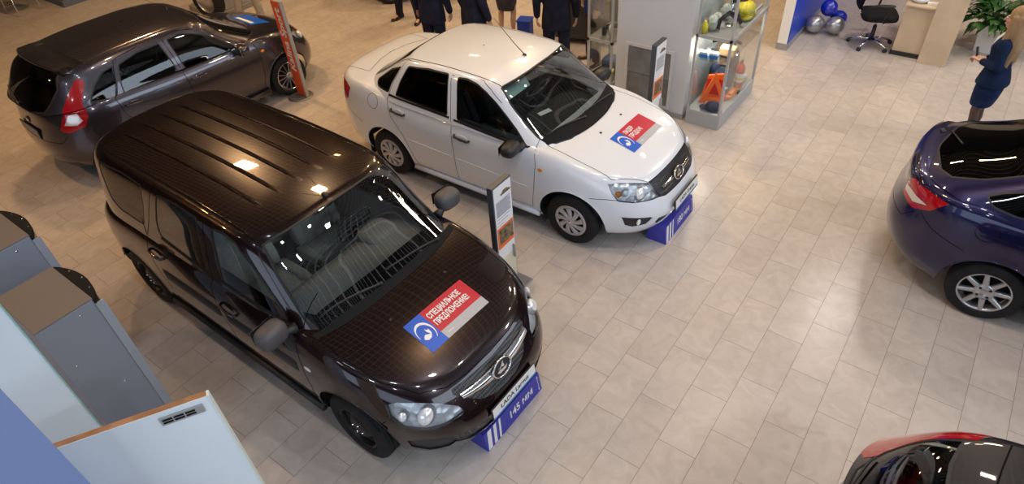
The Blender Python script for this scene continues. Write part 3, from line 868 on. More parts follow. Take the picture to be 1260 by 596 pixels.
# ------------------------------------------------------------------ dark brown wagon
def mir(pts): return pts
def half_strip(pts):
    """polygon over the near half (y<=0) that is closed along the centre line"""
    return pts
set_diag('diag', (1, -.75, .35))
set_diag('rdiag', (-1, -1.0, .1))
def wagon():
    HL = to2('diag', [(1.80, -.775, .775), (1.84, -.80, .665), (1.90, -.76, .575), (2.02, -.68, .565), (2.12, -.56, .575), (2.19, -.42, .60), (2.15, -.44, .655), (2.05, -.52, .72), (1.95, -.62, .765), (1.86, -.72, .79)])
    fw = [(.10, 1.535), (.25, 1.548), (.395, 1.52), (.563, 1.385), (.76, 1.18), (.87, 1.06), (.80, 1.045), (.10, 1.055)]
    rw = [(-.64, 1.545), (-.36, 1.56), (-.07, 1.548), (-.09, 1.26), (-.10, 1.05), (-.74, 1.11), (-.77, 1.15), (-.765, 1.25)]
    qw = [(-1.62, 1.52), (-1.2, 1.55), (-.86, 1.545), (-.90, 1.36), (-1.0, 1.13), (-1.08, 1.115), (-1.42, 1.12), (-1.55, 1.18), (-1.60, 1.35)]
    fd_u = [(.01, 1.59), (.25, 1.595), (.43, 1.565), (.60, 1.42), (.80, 1.21), (.97, 1.03), (.97, .90), (-.06, .90), (-.045, 1.1)]
    rd_u = [(-.70, 1.585), (-.36, 1.60), (-.005, 1.59), (-.06, 1.1), (-.075, .90), (-1.03, .90), (-1.0, 1.03), (-.90, 1.2)]
    fd_l = [(-.06, 1.2), (.97, 1.2), (1.0, .95), (1.02, .78), (1.03, .57), (1.04, .30), (.05, .30), (.02, .60), (-.03, .80)]
    rd_l = [(-.07, 1.2), (-.04, .80), (.01, .60), (.04, .30), (-.86, .30), (-.90, .55), (-.98, .74), (-1.02, .88), (-1.03, 1.2)]
    mould = lambda x0, x1: [(x0, .665), (x0+.02, .755), (x1, .755), (x1, .665)]
    wsc = to2('wsd', [(.635, .02, 1.56), (.63, -.20, 1.556), (.615, -.40, 1.548), (.58, -.56, 1.53), (.56, -.60, 1.51), (.71, -.655, 1.34), (.95, -.70, 1.09), (1.03, -.71, 1.01), (1.09, -.68, .99), (1.16, -.55, .98), (1.22, -.30, .975), (1.24, .02, .975)])
    rg = rounded([(.02, 1.50), (-.55, 1.48, .05), (-.62, 1.10, .05), (.02, 1.08)], .0)
    gr = [(.02, .735), (-.20, .745), (-.40, .752), (-.415, .72), (-.35, .66), (-.26, .59), (-.13, .545), (.02, .535)]
    lg = [(.02, .43), (-.30, .43), (-.56, .455), (-.53, .37), (-.42, .31), (.02, .30)]
    fog = to2('diag', [(1.89, -.745, .43), (2.0, -.69, .47), (2.13, -.567, .465), (2.17, -.52, .40), (2.12, -.56, .33), (2.0, -.66, .30), (1.90, -.73, .34)])
    cfg = dict(pose=POSE['wagon'], paint=P_BROWN, label='dark brown estate car with roof ribs and a red special offer card on its bonnet',
        low=WAGON_LOW, top=WAGON_TOP, wb=2.905, arch=.385, hubz=.31, huby=.852, tw=.185, rim=.19, wstyle='steel', steer=0.,
        cabin=[(.98, .05), (.96, -.60), (.7, -.68), (-1.75, -.68), (-1.95, -.4), (-1.95, .05)],
        cuts=[('glass:windshield', 'wsd', wsc, 'tp'), ('glass:rear_window', 'rear', rg, 'tp'),
              ('glass:fw', 'side', rounded(fw, .03), 'tp'), ('glass:rw', 'side', rounded(rw, .03), 'tp'), ('glass:qw', 'side', rounded(qw, .04), 'tp'),
              ('door_f_up', 'side', fd_u, 'tp'), ('door_r_up', 'side', rd_u, 'tp'),
              ('headlight', 'diag', HL, 'lo'),
              ('grille', 'front', gr, 'lo'), ('lower_grille', 'front', lg, 'lo'), ('fog_panel', 'diag', fog, 'lo'),
              ('hood', 'top', [(2.075, .05), (2.065, -.25), (2.03, -.42), (1.93, -.58), (1.70, -.70), (1.35, -.735), (1.16, -.73), (1.14, -.5), (1.20, .05)], 'lo'),
              ('door_f', 'side', fd_l, 'lo'), ('door_r', 'side', rd_l, 'lo')],
        seams=[('top', 'top', [(2.075, 0), (2.065, -.25), (2.03, -.42), (1.93, -.58), (1.70, -.70), (1.35, -.735), (1.16, -.73)], False),
               ('x', 'side', [(1.78, .62), (1.72, .55), (1.70, .42)], False),
               ('x', 'side', [(-1.10, 1.60), (-1.12, 1.57)], False),
               ('x', 'rear', [(-.0, 1.56), (-.60, 1.53), (-.72, 1.1), (-.74, .62), (0, .60)], False)],
        panels=['hood', 'grille', 'lower_grille'], spanels=['fog_panel'], pmat={'grille': MESHM, 'lower_grille': MESHM, 'fog_panel': BLK}, poff={'grille': -.012, 'lower_grille': -.015, 'fog_panel': -.012},
        cglass=[('windshield', G_WS), ('rear_window', G_DARK)],
        doors=[dict(name='door_f', win='fw', glass=G_SIDE, handle=(.16, .845), seam=[('side', fd_l[1:8]), ('side', fd_l[7:]+[(-.055, .95), (-.045, 1.1), (.01, 1.59), (.25, 1.595), (.43, 1.565)])], belt=[(.08, 1.05), (.9, 1.035)]),
               dict(name='door_r', win='rw', glass=G_SIDE, handle=(-.86, .92), seam=[('side', rd_l[3:]+[(-1.01, 1.03), (-.90, 1.2), (-.70, 1.585), (-.36, 1.60), (.0, 1.59)])], belt=[(-.76, 1.10), (-.1, 1.045)])],
        sglass=[('qw', G_DARK)], headlight=True, lamps=[((1.99, -.60, .64), .085), ((1.88, -.705, .67), .05)], amber=[], cupm=P_BROWN, handlem=P_BROWN,
        taillight=[('tl', G_RED)])
    cfg['cuts'].insert(8, ('tl', 'rdiag', to2('rdiag', [(-2.02, -.78, 1.05), (-2.0, -.80, .72), (-2.12, -.70, .70), (-2.12, -.64, .72), (-2.12, -.62, 1.03)]), 'lo'))
    root, lo, tp, sf, sfl, sft = build_car(cfg)
    # roof ribs
    for y in (-.37, -.19, 0., .19, .37):
        m = MB(); L = []
        xs = np.linspace(-1.78 if abs(y) < .3 else -1.70, .32, 26)
        for i, x in enumerate(xs):
            p, n = sf.top(x, y); e = min(1, i/2, (25-i)/2); L.append((p, n, e))
        V = []
        for p, n, e in L:
            for u, h in ((-.019, -.001), (-.014, .008), (0, .011), (.014, .008), (.019, -.001)): V.append(p+Vector((0, u, 0))+n*h*e)
        m.add(V, [(i*5+k, i*5+k+1, (i+1)*5+k+1, (i+1)*5+k) for i in range(25) for k in range(4)], P_BROWN, False)
        m.build('roof_rib', root)
    g = MB()
    for sd in (-1, 1):
        P = []; N = []
        for x in np.linspace(-1.86, .50, 40):
            r = sf.top(x, sd*.615); P.append(r[0]); N.append(r[1])
        ribbon(g, P, N, .007, SEAM)
        P2 = [p+Vector((0, -sd*.012, .002)) for p in P]; g.tube(P2, .005, P_BROWN, 5)
    g.build('roof_gutter', root)
    # side mouldings
    for sd in (-1, 1):
        for x0, x1 in ((-.87, -.03), (.05, .95)):
            m = MB(); V = []; n = 24
            for i in range(n+1):
                x = x0+(x1-x0)*i/n; e = 1 if 0 < i < n else .3
                for z, o in ((.650, .0), (.662, .010), (.745, .012), (.757, .0)):
                    r = sfl.cast((x, -3, z), (0, 1, 0)); q = r[0]+r[1]*o*e; V.append((q.x, q.y*(-sd), q.z))
            m.add(V, [(i*4+k, i*4+k+1, (i+1)*4+k+1, (i+1)*4+k) for i in range(n) for k in range(3)], BLK, True)
            m.build('side_moulding', root)
        m = MB(); r = sfl.cast((1.085, -3, .765), (0, 1, 0)); m.ball((r[0].x, -sd*r[0].y if sd > 0 else r[0].y, .765), .03, WHITEP, 8, None, (1.25, .25, .62)); m.build('side_indicator', root)
        # sill
        m = MB(); P = [(x, sd*.842, .255) for x in np.linspace(-1.05, 1.06, 8)]; m.tube(P, .035, BLK, 6); m.build('sill', root)
        # mirror
        mm = MB(); y = sd
        T = Matrix.Translation((.905, y*.93, 1.09)) @ Matrix.Rotation(sd*-.10, 4, 'Z')
        sbox(mm, (-.075, -.115, -.085), (.085, .115, .085), mat('mirror_grey', (.085, .08, .085), .5), 3.2, T)
        mm.tube([(.94, y*.76, 1.03), (.93, y*.82, 1.04), (.915, y*.90, 1.055)], .03, BLK, 8, radii=[.045, .03, .028])
        o = mm.build('wing_mirror', root)
        q = MB(); q.box((-.079, -.098, -.068), (-.074, .098, .068), mat('mirror_glass', (.6, .63, .66), .03, 1.), T); q.build('mirror_glass', o)
    # chrome bar and badge
    m = MB(); V = []
    for i in range(25):
        y = -.375+.75*i/24; e = abs(y)/.375
        zz = .655+.035*e**2; hh = .032*(1-.45*e**2)
        for dz, o in ((-hh, .0), (-hh*.6, .018), (hh*.6, .02), (hh, .0)):
            r = sfl.cast((4, y, zz+dz), (-1, 0, 0)); V.append(r[0]+Vector((o, 0, 0)))
    m.add(V, [(i*4+k, (i+1)*4+k, (i+1)*4+k+1, i*4+k+1) for i in range(24) for k in range(3)], CHR, True)
    m.build('grille_bar', root)
    r = sfl.cast((4, 0, .665), (-1, 0, 0)); m = MB(); badge(m, frame(r[0]+Vector((.028, 0, .004)), (0, 1, 0), (-.35, 0, 1)), .195, .13); m.build('badge', root)
    # plate
    m = MB(); c = Vector((2.285, 0, .455)); T = frame(c, (0, 1, 0), (-.10, 0, 1))
    m.box((-.262, -.058, -.01), (.262, .058, 0), BLK, T); m.box((-.255, -.051, 0), (.255, .051, .003), PLATEW, T); m.box((-.255, -.051, .003), (.255, -.036, .0035), PLATEB, T)
    text_mesh('LADA Largus', .062, T @ Matrix.Translation((0, .008, .0045)), INK, m, bold=.0012, sx=1.0)
    for s in (-1, 1): m.box((s*.20-.01, -.048, -.06), (s*.20+.01, .0, -.008), BLK, T)
    m.build('number_plate', root)
    # bumper strip under the plate, cowl and wipers
    m = MB()
    V = []
    ys = np.linspace(-.74, .74, 31)
    for y in ys:
        for x0 in (1.175-.09*(abs(y)/.74)**3, 1.240-.10*(abs(y)/.74)**3):
            r = sf.top(x0, y); V.append(r[0]+Vector((0, 0, .004)))
    m.add(V, [(2*i, 2*i+1, 2*i+3, 2*i+2) for i in range(30)], BLKM, True); m.build('cowl_panel', root)
    for pv, tipp in (((1.165, -.13), (1.06, -.62)), ((1.16, .50), (1.12, -.02))):
        m = MB(); wiper(m, pv, tipp, sf); m.build('wiper', root)
    p, n = sf.top(.58, 0); m = MB(); sbox(m, (p.x-.03, -.02, p.z-.01), (p.x+.03, .02, p.z+.022), BLK, 3); m.tube([p+Vector((0, 0, .015)), p+Vector((-.36, 0, .24))], .0022, BLK, 5); m.build('roof_antenna', root)
    for y in (-.3, .3):
        p, n = sf.top(1.42, y); m = MB(); sbox(m, (p.x-.012, y-.012, p.z-.004), (p.x+.012, y+.012, p.z+.008), BLK, 3); m.build('washer_nozzle', root)
    hood_sticker(root, sf, (1.685, .01), PI/2-.03, .61, .29, ['СПЕЦИАЛЬНОЕ', 'ПРЕДЛОЖЕНИЕ!'], .066, .355)
    # cabin
    m = MB()
    V = []; xs = [(.42, .80), (.50, .93), (.62, .965), (.80, .965), (1.0, .955), (1.12, .94)]
    for y in np.linspace(-.70, .70, 21):
        for x, z in xs: V.append((x+.05*(abs(y)/.7)**2*(-1 if x > .9 else 0), y, z-.02*(abs(y)/.7)**3+(.045*math.exp(-((y-.36)/.16)**2)*math.exp(-((x-.62)/.14)**2))))
    m.add(V, [(i*6+k, (i+1)*6+k, (i+1)*6+k+1, i*6+k+1) for i in range(20) for k in range(5)], DASH, True)
    m.box((.40, -.70, .45), (.50, .70, .82), DASHD); sbox(m, (.38, -.16, .45), (.60, .16, .90), DASHD, 5)
    sbox(m, (.46, .20, .90), (.74, .52, 1.03), DASH, 3.2)
    m.build('dashboard', root)
    steering(root, (.30, .36, .93), .185, DASHD, .42)
    for y in (-.36, .36): seat(root, -.12, y, .38, CREAM, .50, .36)
    seat(root, -.95, 0, .42, CREAM, 1.25, .30, True)
    m = MB(); m.box((-.35, -.09, .26), (.38, .09, .50), DASHD); m.tube([(.18, 0, .5), (.16, 0, .66)], .01, BLK, 6); m.ball((.16, 0, .68), .028, BLK, 6); m.tube([(-.15, 0, .5), (.06, 0, .58)], .016, BLK, 6)
    m.box((.0, .10, .49), (.05, .14, .53), mat('buckle_red', (.6, .02, .02), .4)); m.box((.0, -.14, .49), (.05, -.10, .53), mat('buckle_red', (.6, .02, .02), .4)); m.build('centre_console', root)
    m = MB(); sbox(m, (.50, -.12, 1.43), (.53, .12, 1.49), BLK, 4); m.build('interior_mirror', root)
    for sd in (-1, 1):
        m = MB(); m.box((-1.9, sd*.70-.01, .30), (1.0, sd*.70+.01, .98), DASH); m.build('door_trim', root)
    return root
# ------------------------------------------------------------------ white saloon
def saloon():
    HL = to2('diag', [(1.58, -.70, .80), (1.64, -.72, .715), (1.70, -.71, .645), (1.80, -.63, .62), (1.94, -.46, .60), (1.98, -.375, .60), (1.945, -.395, .66), (1.865, -.41, .742), (1.75, -.52, .775), (1.64, -.63, .80)])
    fw = [(-.22, 1.43), (-.10, 1.437), (.034, 1.42), (.16, 1.375), (.286, 1.305), (.43, 1.20), (.565, 1.10), (.70, .985), (.39, .995), (-.163, 1.03)]
    rw = [(-.905, 1.395), (-.62, 1.43), (-.33, 1.438), (-.31, 1.22), (-.285, 1.04), (-.65, 1.055), (-1.045, 1.072), (-1.0, 1.22)]
    qw = [(-1.02, 1.36), (-1.22, 1.275), (-1.42, 1.13), (-1.36, 1.085), (-1.15, 1.075), (-1.12, 1.18)]
    fd_u = [(-.30, 1.462), (-.1, 1.472), (.06, 1.455), (.20, 1.40), (.35, 1.30), (.6, 1.125), (.78, 1.0), (.80, .85), (-.235, .85), (-.24, 1.02)]
    rd_u = [(-.97, 1.42), (-.62, 1.465), (-.305, 1.462), (-.245, 1.02), (-.24, .85), (-1.15, .85), (-1.16, 1.0), (-1.10, 1.20)]
    fd_l = [(-.24, 1.2), (.78, 1.2), (.80, 1.0), (.845, .836), (.83, .60), (.79, .30), (-.20, .28), (-.205, .69), (-.235, .9)]
    rd_l = [(-.245, 1.2), (-.24, .9), (-.21, .69), (-.205, .28), (-.80, .28), (-.85, .41), (-.94, .63), (-1.10, .83), (-1.155, .98), (-1.16, 1.2)]
    wsc = to2('wsd', [(.36, .02, 1.458), (.355, -.20, 1.452), (.33, -.38, 1.44), (.28, -.54, 1.415), (.27, -.575, 1.39), (.418, -.62, 1.292), (.627, -.655, 1.131), (.772, -.672, 1.037), (.85, -.66, 1.0), (.93, -.60, .975), (1.02, -.40, .96), (1.07, -.15, .955), (1.075, .02, .955)])
    rg = to2('rup', [(-1.04, .02, 1.45), (-1.03, -.30, 1.44), (-1.0, -.46, 1.42), (-1.05, -.50, 1.38), (-1.35, -.53, 1.25), (-1.60, -.545, 1.12), (-1.66, -.50, 1.09), (-1.74, -.20, 1.08), (-1.76, .02, 1.08)])
    gr = [(.02, .755), (-.20, .757), (-.405, .752), (-.42, .70), (-.40, .60), (-.30, .575), (.02, .565)]
    gi = [(.02, .735), (-.20, .737), (-.375, .73), (-.385, .69), (-.35, .62), (-.26, .595), (.02, .588)]
    lg = [(.02, .36), (-.30, .365), (-.43, .39), (-.46, .34), (-.36, .25), (.02, .245)]
    fog = [(-.71, .475), (-.52, .44), (-.50, .42), (-.54, .345), (-.63, .325), (-.68, .36)]
    hoodp = [(1.90, .05), (1.89, -.2), (1.875, -.40), (1.77, -.50), (1.60, -.66), (1.2, -.675), (.86, -.66), (.84, -.4), (.90, .05)]
    trunk = [(-2.14, .05), (-2.12, -.4), (-2.05, -.52), (-1.87, -.525), (-1.67, -.515), (-1.77, -.22), (-1.80, .05)]
    cfg = dict(pose=POSE['saloon'], paint=P_WHITE, label='white four door saloon with a red and blue card on its bonnet',
        low=SALOON_LOW, top=SALOON_TOP, wb=2.476, arch=.365, hubz=.29, huby=.818, tw=.178, rim=.182, wstyle='cover',
        cabin=[(.80, .05), (.78, -.55), (.5, -.66), (-1.1, -.66), (-1.40, -.50), (-1.50, .05)],
        cuts=[('glass:windshield', 'wsd', wsc, 'tp'), ('glass:rear_window', 'rup', rg, 'tp'),
              ('glass:fw', 'side', rounded(fw, .03), 'tp'), ('glass:rw', 'side', rounded(rw, .03), 'tp'), ('glass:qw', 'side', rounded(qw, .03), 'tp'),
              ('door_f_up', 'side', fd_u, 'tp'), ('door_r_up', 'side', rd_u, 'tp'),
              ('headlight', 'diag', HL, 'lo'),
              ('grille_frame', 'front', gr, 'lo'), ('lower_grille', 'front', lg, 'lo'), ('fog_panel', 'front', fog, 'lo'),
              ('hood', 'top', hoodp, 'lo'), ('trunk_lid', 'top', trunk, 'lo'),
              ('tl', 'rdiag', to2('rdiag', [(-1.90, -.80, 1.04), (-1.80, -.82, 1.0), (-1.84, -.81, .86), (-1.95, -.75, .80), (-2.10, -.63, .80), (-2.14, -.50, .84), (-2.12, -.50, 1.0), (-2.05, -.62, 1.05)]), 'lo'),
              ('door_f', 'side', fd_l, 'lo'), ('door_r', 'side', rd_l, 'lo')],
        seams=[('top', 'top', hoodp[:7][1:], False), ('top', 'top', trunk, False),
               ('x', 'side', [(1.44, .645), (1.60, .66), (1.70, .655)], False), ('x', 'side', [(-1.60, .62), (-1.80, .70), (-1.95, .78)], False)],
        panels=['hood', 'trunk_lid', 'grille_frame', 'lower_grille'], spanels=['fog_panel'], pmat={'grille_frame': BLK, 'lower_grille': BLK, 'fog_panel': BLK}, poff={'lower_grille': -.015, 'fog_panel': -.014},
        cglass=[('windshield', G_WS), ('rear_window', G_DARK)],
        doors=[dict(name='door_f', win='fw', glass=G_SIDE, handle=(-.085, .857), seam=[('side', fd_l[1:7]), ('side', fd_l[6:]+[(-.24, 1.02), (-.30, 1.462), (-.1, 1.472), (.06, 1.455), (.20, 1.40), (.35, 1.30)])], belt=[(-.20, 1.022), (.39, .985), (.74, .97)]),
               dict(name='door_r', win='rw', glass=G_DARK, handle=(-.99, .912), seam=[('side', rd_l[3:9]+[(-1.16, 1.0), (-1.10, 1.20), (-.97, 1.42), (-.62, 1.465), (-.31, 1.462)])], belt=[(-1.14, 1.062), (-.65, 1.045), (-.26, 1.03)])],
        sglass=[('qw', G_DARK)], headlight=True, lamps=[((1.83, -.52, .665), .07), ((1.72, -.61, .70), .05)], amber=[((1.67, -.655, .685), .035)],
        taillight=[('tl', G_RED)], cupm=P_WHITE)
    root, lo, tp, sf, sfl, sft = build_car(cfg)
    g = MB()
    for sd in (-1, 1):
        P = []; N = []
        for x in np.linspace(-1.16, .30, 40):
            r = sf.top(x, sd*(.545+.03*max(0, x)-.05*max(0, -x-.8))); P.append(r[0]); N.append(r[1])
        ribbon(g, P, N, .0045, SEAM)
    g.build('roof_seam', root)
    for sd in (-1, 1):
        m = MB(); r = sfl.cast((.90, -3, .80), (0, 1, 0)); m.ball((.90, r[0].y*(-sd), .80), .024, ORANGE, 8, None, (1.25, .3, .85)); m.build('side_indicator', root)
        m = MB(); P = [(x, sd*.815, .235) for x in np.linspace(-.86, .87, 8)]; m.tube(P, .028, P_WHITE, 6); m.build('sill', root)
        if sd < 0:
            P, N = sfl.line([(-1.372+.075*math.cos(a), .945+.085*math.sin(a)) for a in np.linspace(0, 2*PI, 25)[:-1]], 'side', 1, True, sd); m = MB(); ribbon(m, P, N, .0022, SEAM, closed=True); m.build('fuel_flap', root)
        mm = MB(); y = sd
        T = Matrix.Translation((.60, y*.905, .985)) @ Matrix.Rotation(sd*-.12, 4, 'Z')
        sbox(mm, (-.07, -.115, -.058), (.09, .115, .07), BLK, 3.0, T)
        mm.tube([(.66, y*.74, .97), (.645, y*.80, .95), (.62, y*.87, .945)], .03, BLK, 8, radii=[.05, .035, .03])
        o = mm.build('wing_mirror', root)
        q = MB(); q.box((-.073, -.095, -.045), (-.068, .095, .052), mat('mirror_glass', (.6, .63, .66), .03, 1.), T); q.build('mirror_glass', o)
        # mud flap behind the rear wheel
        for x0, x1 in ((-.93, -.225), (-.195, .775)):
            m = MB(); P, N = sfl.line([(x0, .615-.035*(x0+.93)), (x1, .615-.035*(x1+.93))], 'side', .05, side=sd); n = len(P)
            m.tube([p-q*.001 for p, q in zip(P, N)], .004, P_WHITE, 6, radii=[.005*min(1, i/2+.2, (n-1-i)/2+.2) for i in range(n)]); m.build('door_crease', root)
        m = MB(); m.box((-1.238-.375, sd*.80-.07*(sd > 0), .16), (-1.238-.36, sd*.80+.07*(sd < 0), .42), BLK); m.build('mud_flap', root)
        m = MB(); r = sfl.cast((4, -.60, .40), (-1, 0, 0)); m.ball((r[0].x-.012, sd*.60, .395), .035, REFL, 10, None, (.5, 1, 1)); m.build('fog_lamp', root)
    # grille bars + badge
    gm = MB(); V = []; ny = 24
    for j, zz in enumerate((.725, .61)):
        pass
    for i in range(ny+1):
        y = -.355+.71*i/ny
        for z in (.715-.0*abs(y), .605):
            r = sfl.cast((4, y, z), (-1, 0, 0)); V.append(r[0]+Vector((.002, 0, 0)))
    gm.add(V, [(2*i, 2*i+2, 2*i+3, 2*i+1) for i in range(ny)], MESHM, True); gm.build('grille', root)
    m = MB(); V = []
    for i in range(25):
        y = -.30+.60*i/24; e = abs(y)/.30; hh = .017*(1-.5*e)
        for dz, o in ((-hh, .0), (-hh*.6, .014), (hh*.6, .016), (hh, .0)):
            r = sfl.cast((4, y, .655+dz), (-1, 0, 0)); V.append(r[0]+Vector((o, 0, 0)))
    m.add(V, [(i*4+k, (i+1)*4+k, (i+1)*4+k+1, i*4+k+1) for i in range(24) for k in range(3)], CHR, True)
    m.build('grille_bar', root)
    r = sfl.cast((4, 0, .665), (-1, 0, 0)); m = MB(); badge(m, frame(r[0]+Vector((.024, 0, .004)), (0, 1, 0), (-.4, 0, 1)), .185, .12); m.build('badge', root)
    m = MB(); c = Vector((2.105, 0, .455)); T = frame(c, (0, 1, 0), (-.12, 0, 1))
    m.box((-.266, -.064, -.012), (.266, .064, 0), BLK, T); m.box((-.255, -.052, 0), (.255, .052, .003), PLATEW, T); m.box((-.255, -.052, .003), (.255, -.038, .0035), PLATEB, T)
    text_mesh('LADA Granta', .060, T @ Matrix.Translation((0, .008, .0045)), INK, m, bold=.0012)
    for s in (-1, 1): m.box((s*.20-.01, -.048, -.06), (s*.20+.01, .0, -.008), BLK, T)
    m.build('number_plate', root)
    # cowl
    m = MB(); V = []
    for y in np.linspace(-.66, .66, 29):
        e = (abs(y)/.66)**2.4
        for x0 in (.93-.12*e, 1.08-.19*e):
            r = sf.top(x0, y); V.append(r[0]+Vector((0, 0, .004)))
    m.add(V, [(2*i, 2*i+1, 2*i+3, 2*i+2) for i in range(28)], BLKM, True); m.build('cowl_panel', root)
    for pv, tipp in (((.965, -.10), (.84, -.60)), ((.95, .48), (.93, -.04))):
        m = MB(); wiper(m, pv, tipp, sf); m.build('wiper', root)
    p, n = sf.top(.16, .035); m = MB(); m.ball(p+Vector((0, 0, .005)), .016, BLK, 6, None, (1.6, 1, .9)); m.tube([p+Vector((0, 0, .01)), p+Vector((-.13, 0, .11)), p+Vector((-.37, 0, .33))], .003, BLK, 5, radii=[.006, .0045, .0022]); m.build('roof_antenna', root)
    for y in (-.17, .25):
        p, n = sf.top(1.20, y); m = MB(); sbox(m, (p.x-.013, y-.012, p.z-.004), (p.x+.013, y+.012, p.z+.009), BLK, 3); m.build('washer_nozzle', root)
    hood_sticker(root, sf, (1.462, .10), PI/2-.02, .60, .28, ['ЛИДЕР', 'ПРОДАЖ!'], .066, .215)
    # cabin
    m = MB(); V = []; xs = [(.26, .78), (.33, .88), (.45, .915), (.62, .915), (.80, .905), (.95, .90)]
    for y in np.linspace(-.66, .66, 21):
        for x, z in xs: V.append((x+.05*(abs(y)/.7)**2*(-1 if x > .7 else 0), y, z-.02*(abs(y)/.7)**3+(.04*math.exp(-((y-.34)/.16)**2)*math.exp(-((x-.45)/.12)**2))))
    m.add(V, [(i*6+k, (i+1)*6+k, (i+1)*6+k+1, i*6+k+1) for i in range(20) for k in range(5)], DASHD, True)
    m.box((.22, -.66, .42), (.33, .66, .80), DASHD); sbox(m, (.20, -.15, .42), (.42, .15, .87), DASHD, 5); m.build('dashboard', root)
    steering(root, (.10, .34, .88), .185, DASHD, .42)
    m = MB(); p_ = frame(Vector((.45, -.05, .93)), (.3, 1, 0), (-1, .3, .1)); m.box((-.08, -.03, 0), (.08, .03, .004), S_WHITE, p_); m.build('dash_card', root)
    for y in (-.34, .34): seat(root, -.28, y, .35, DSEAT, .48, .34)
    seat(root, -.90, 0, .34, DSEAT, 1.15, .20, True)
    m = MB(); m.box((-.5, -.08, .24), (.20, .08, .46), DASHD); m.tube([(.05, 0, .46), (.03, 0, .60)], .01, BLK, 6); m.ball((.03, 0, .62), .026, BLK, 6); m.box((-.22, -.12, .45), (-.17, -.08, .50), mat('buckle_red', (.6, .02, .02), .4)); m.build('centre_console', root)
    m = MB(); sbox(m, (.22, -.11, 1.33), (.25, .11, 1.39), BLK, 4); m.build('interior_mirror', root)
    m = MB(); T = Matrix.Translation((.285, -.34, 1.335)) @ Matrix.Rotation(.95, 4, 'Y'); m.box((-.07, -.20, -.006), (.09, .20, .006), mat('visor', (.34, .50, .48), .6), T, bev=.005); m.build('sun_visor', root)
    for sd in (-1, 1):
        m = MB(); m.box((-1.1, sd*.68-.01, .30), (.75, sd*.68+.01, .92), DASHD); m.build('door_trim', root)
    return root
# ------------------------------------------------------------------ grey hatchback, black estate seen from behind, blue fastback
def mirror_pair(root, pm, x=.62, yy=.90, z=.985):
    for sd in (-1, 1):
        mm = MB(); T = Matrix.Translation((x, sd*yy, z)) @ Matrix.Rotation(sd*-.12, 4, 'Z')
        sbox(mm, (-.07, -.11, -.058), (.09, .11, .07), pm, 3.0, T)
        mm.tube([(x+.06, sd*.74, z-.015), (x+.045, sd*.80, z-.03), (x+.02, sd*.86, z-.035)], .03, BLK, 8, radii=[.05, .035, .03])
        o = mm.build('wing_mirror', root)
        q = MB(); q.box((-.073, -.092, -.045), (-.068, .092, .052), mat('mirror_glass', (.6, .63, .66), .03, 1.), T); q.build('mirror_glass', o)

def small_interior(root, seatm, rear=-1.0):
    m = MB(); V = []; xs = [(.26, .78), (.33, .88), (.45, .915), (.62, .915), (.80, .905), (.95, .90)]
    for y in np.linspace(-.66, .66, 15):
        for x, z in xs: V.append((x+.05*(abs(y)/.7)**2*(-1 if x > .7 else 0), y, z-.02*(abs(y)/.7)**3))
    m.add(V, [(i*6+k, (i+1)*6+k, (i+1)*6+k+1, i*6+k+1) for i in range(14) for k in range(5)], DASHD, True)
    m.box((.22, -.66, .42), (.33, .66, .80), DASHD); m.build('dashboard', root)
    steering(root, (.10, .34, .88), .185, DASHD, .42)
    for y in (-.34, .34): seat(root, -.28, y, .35, seatm, .48, .34)
    seat(root, rear, 0, .38, seatm, 1.15, .25, True)
    for sd in (-1, 1):
        m = MB(); m.box((-1.3, sd*.68-.01, .30), (.75, sd*.68+.01, .90), DASHD); m.build('door_trim', root)

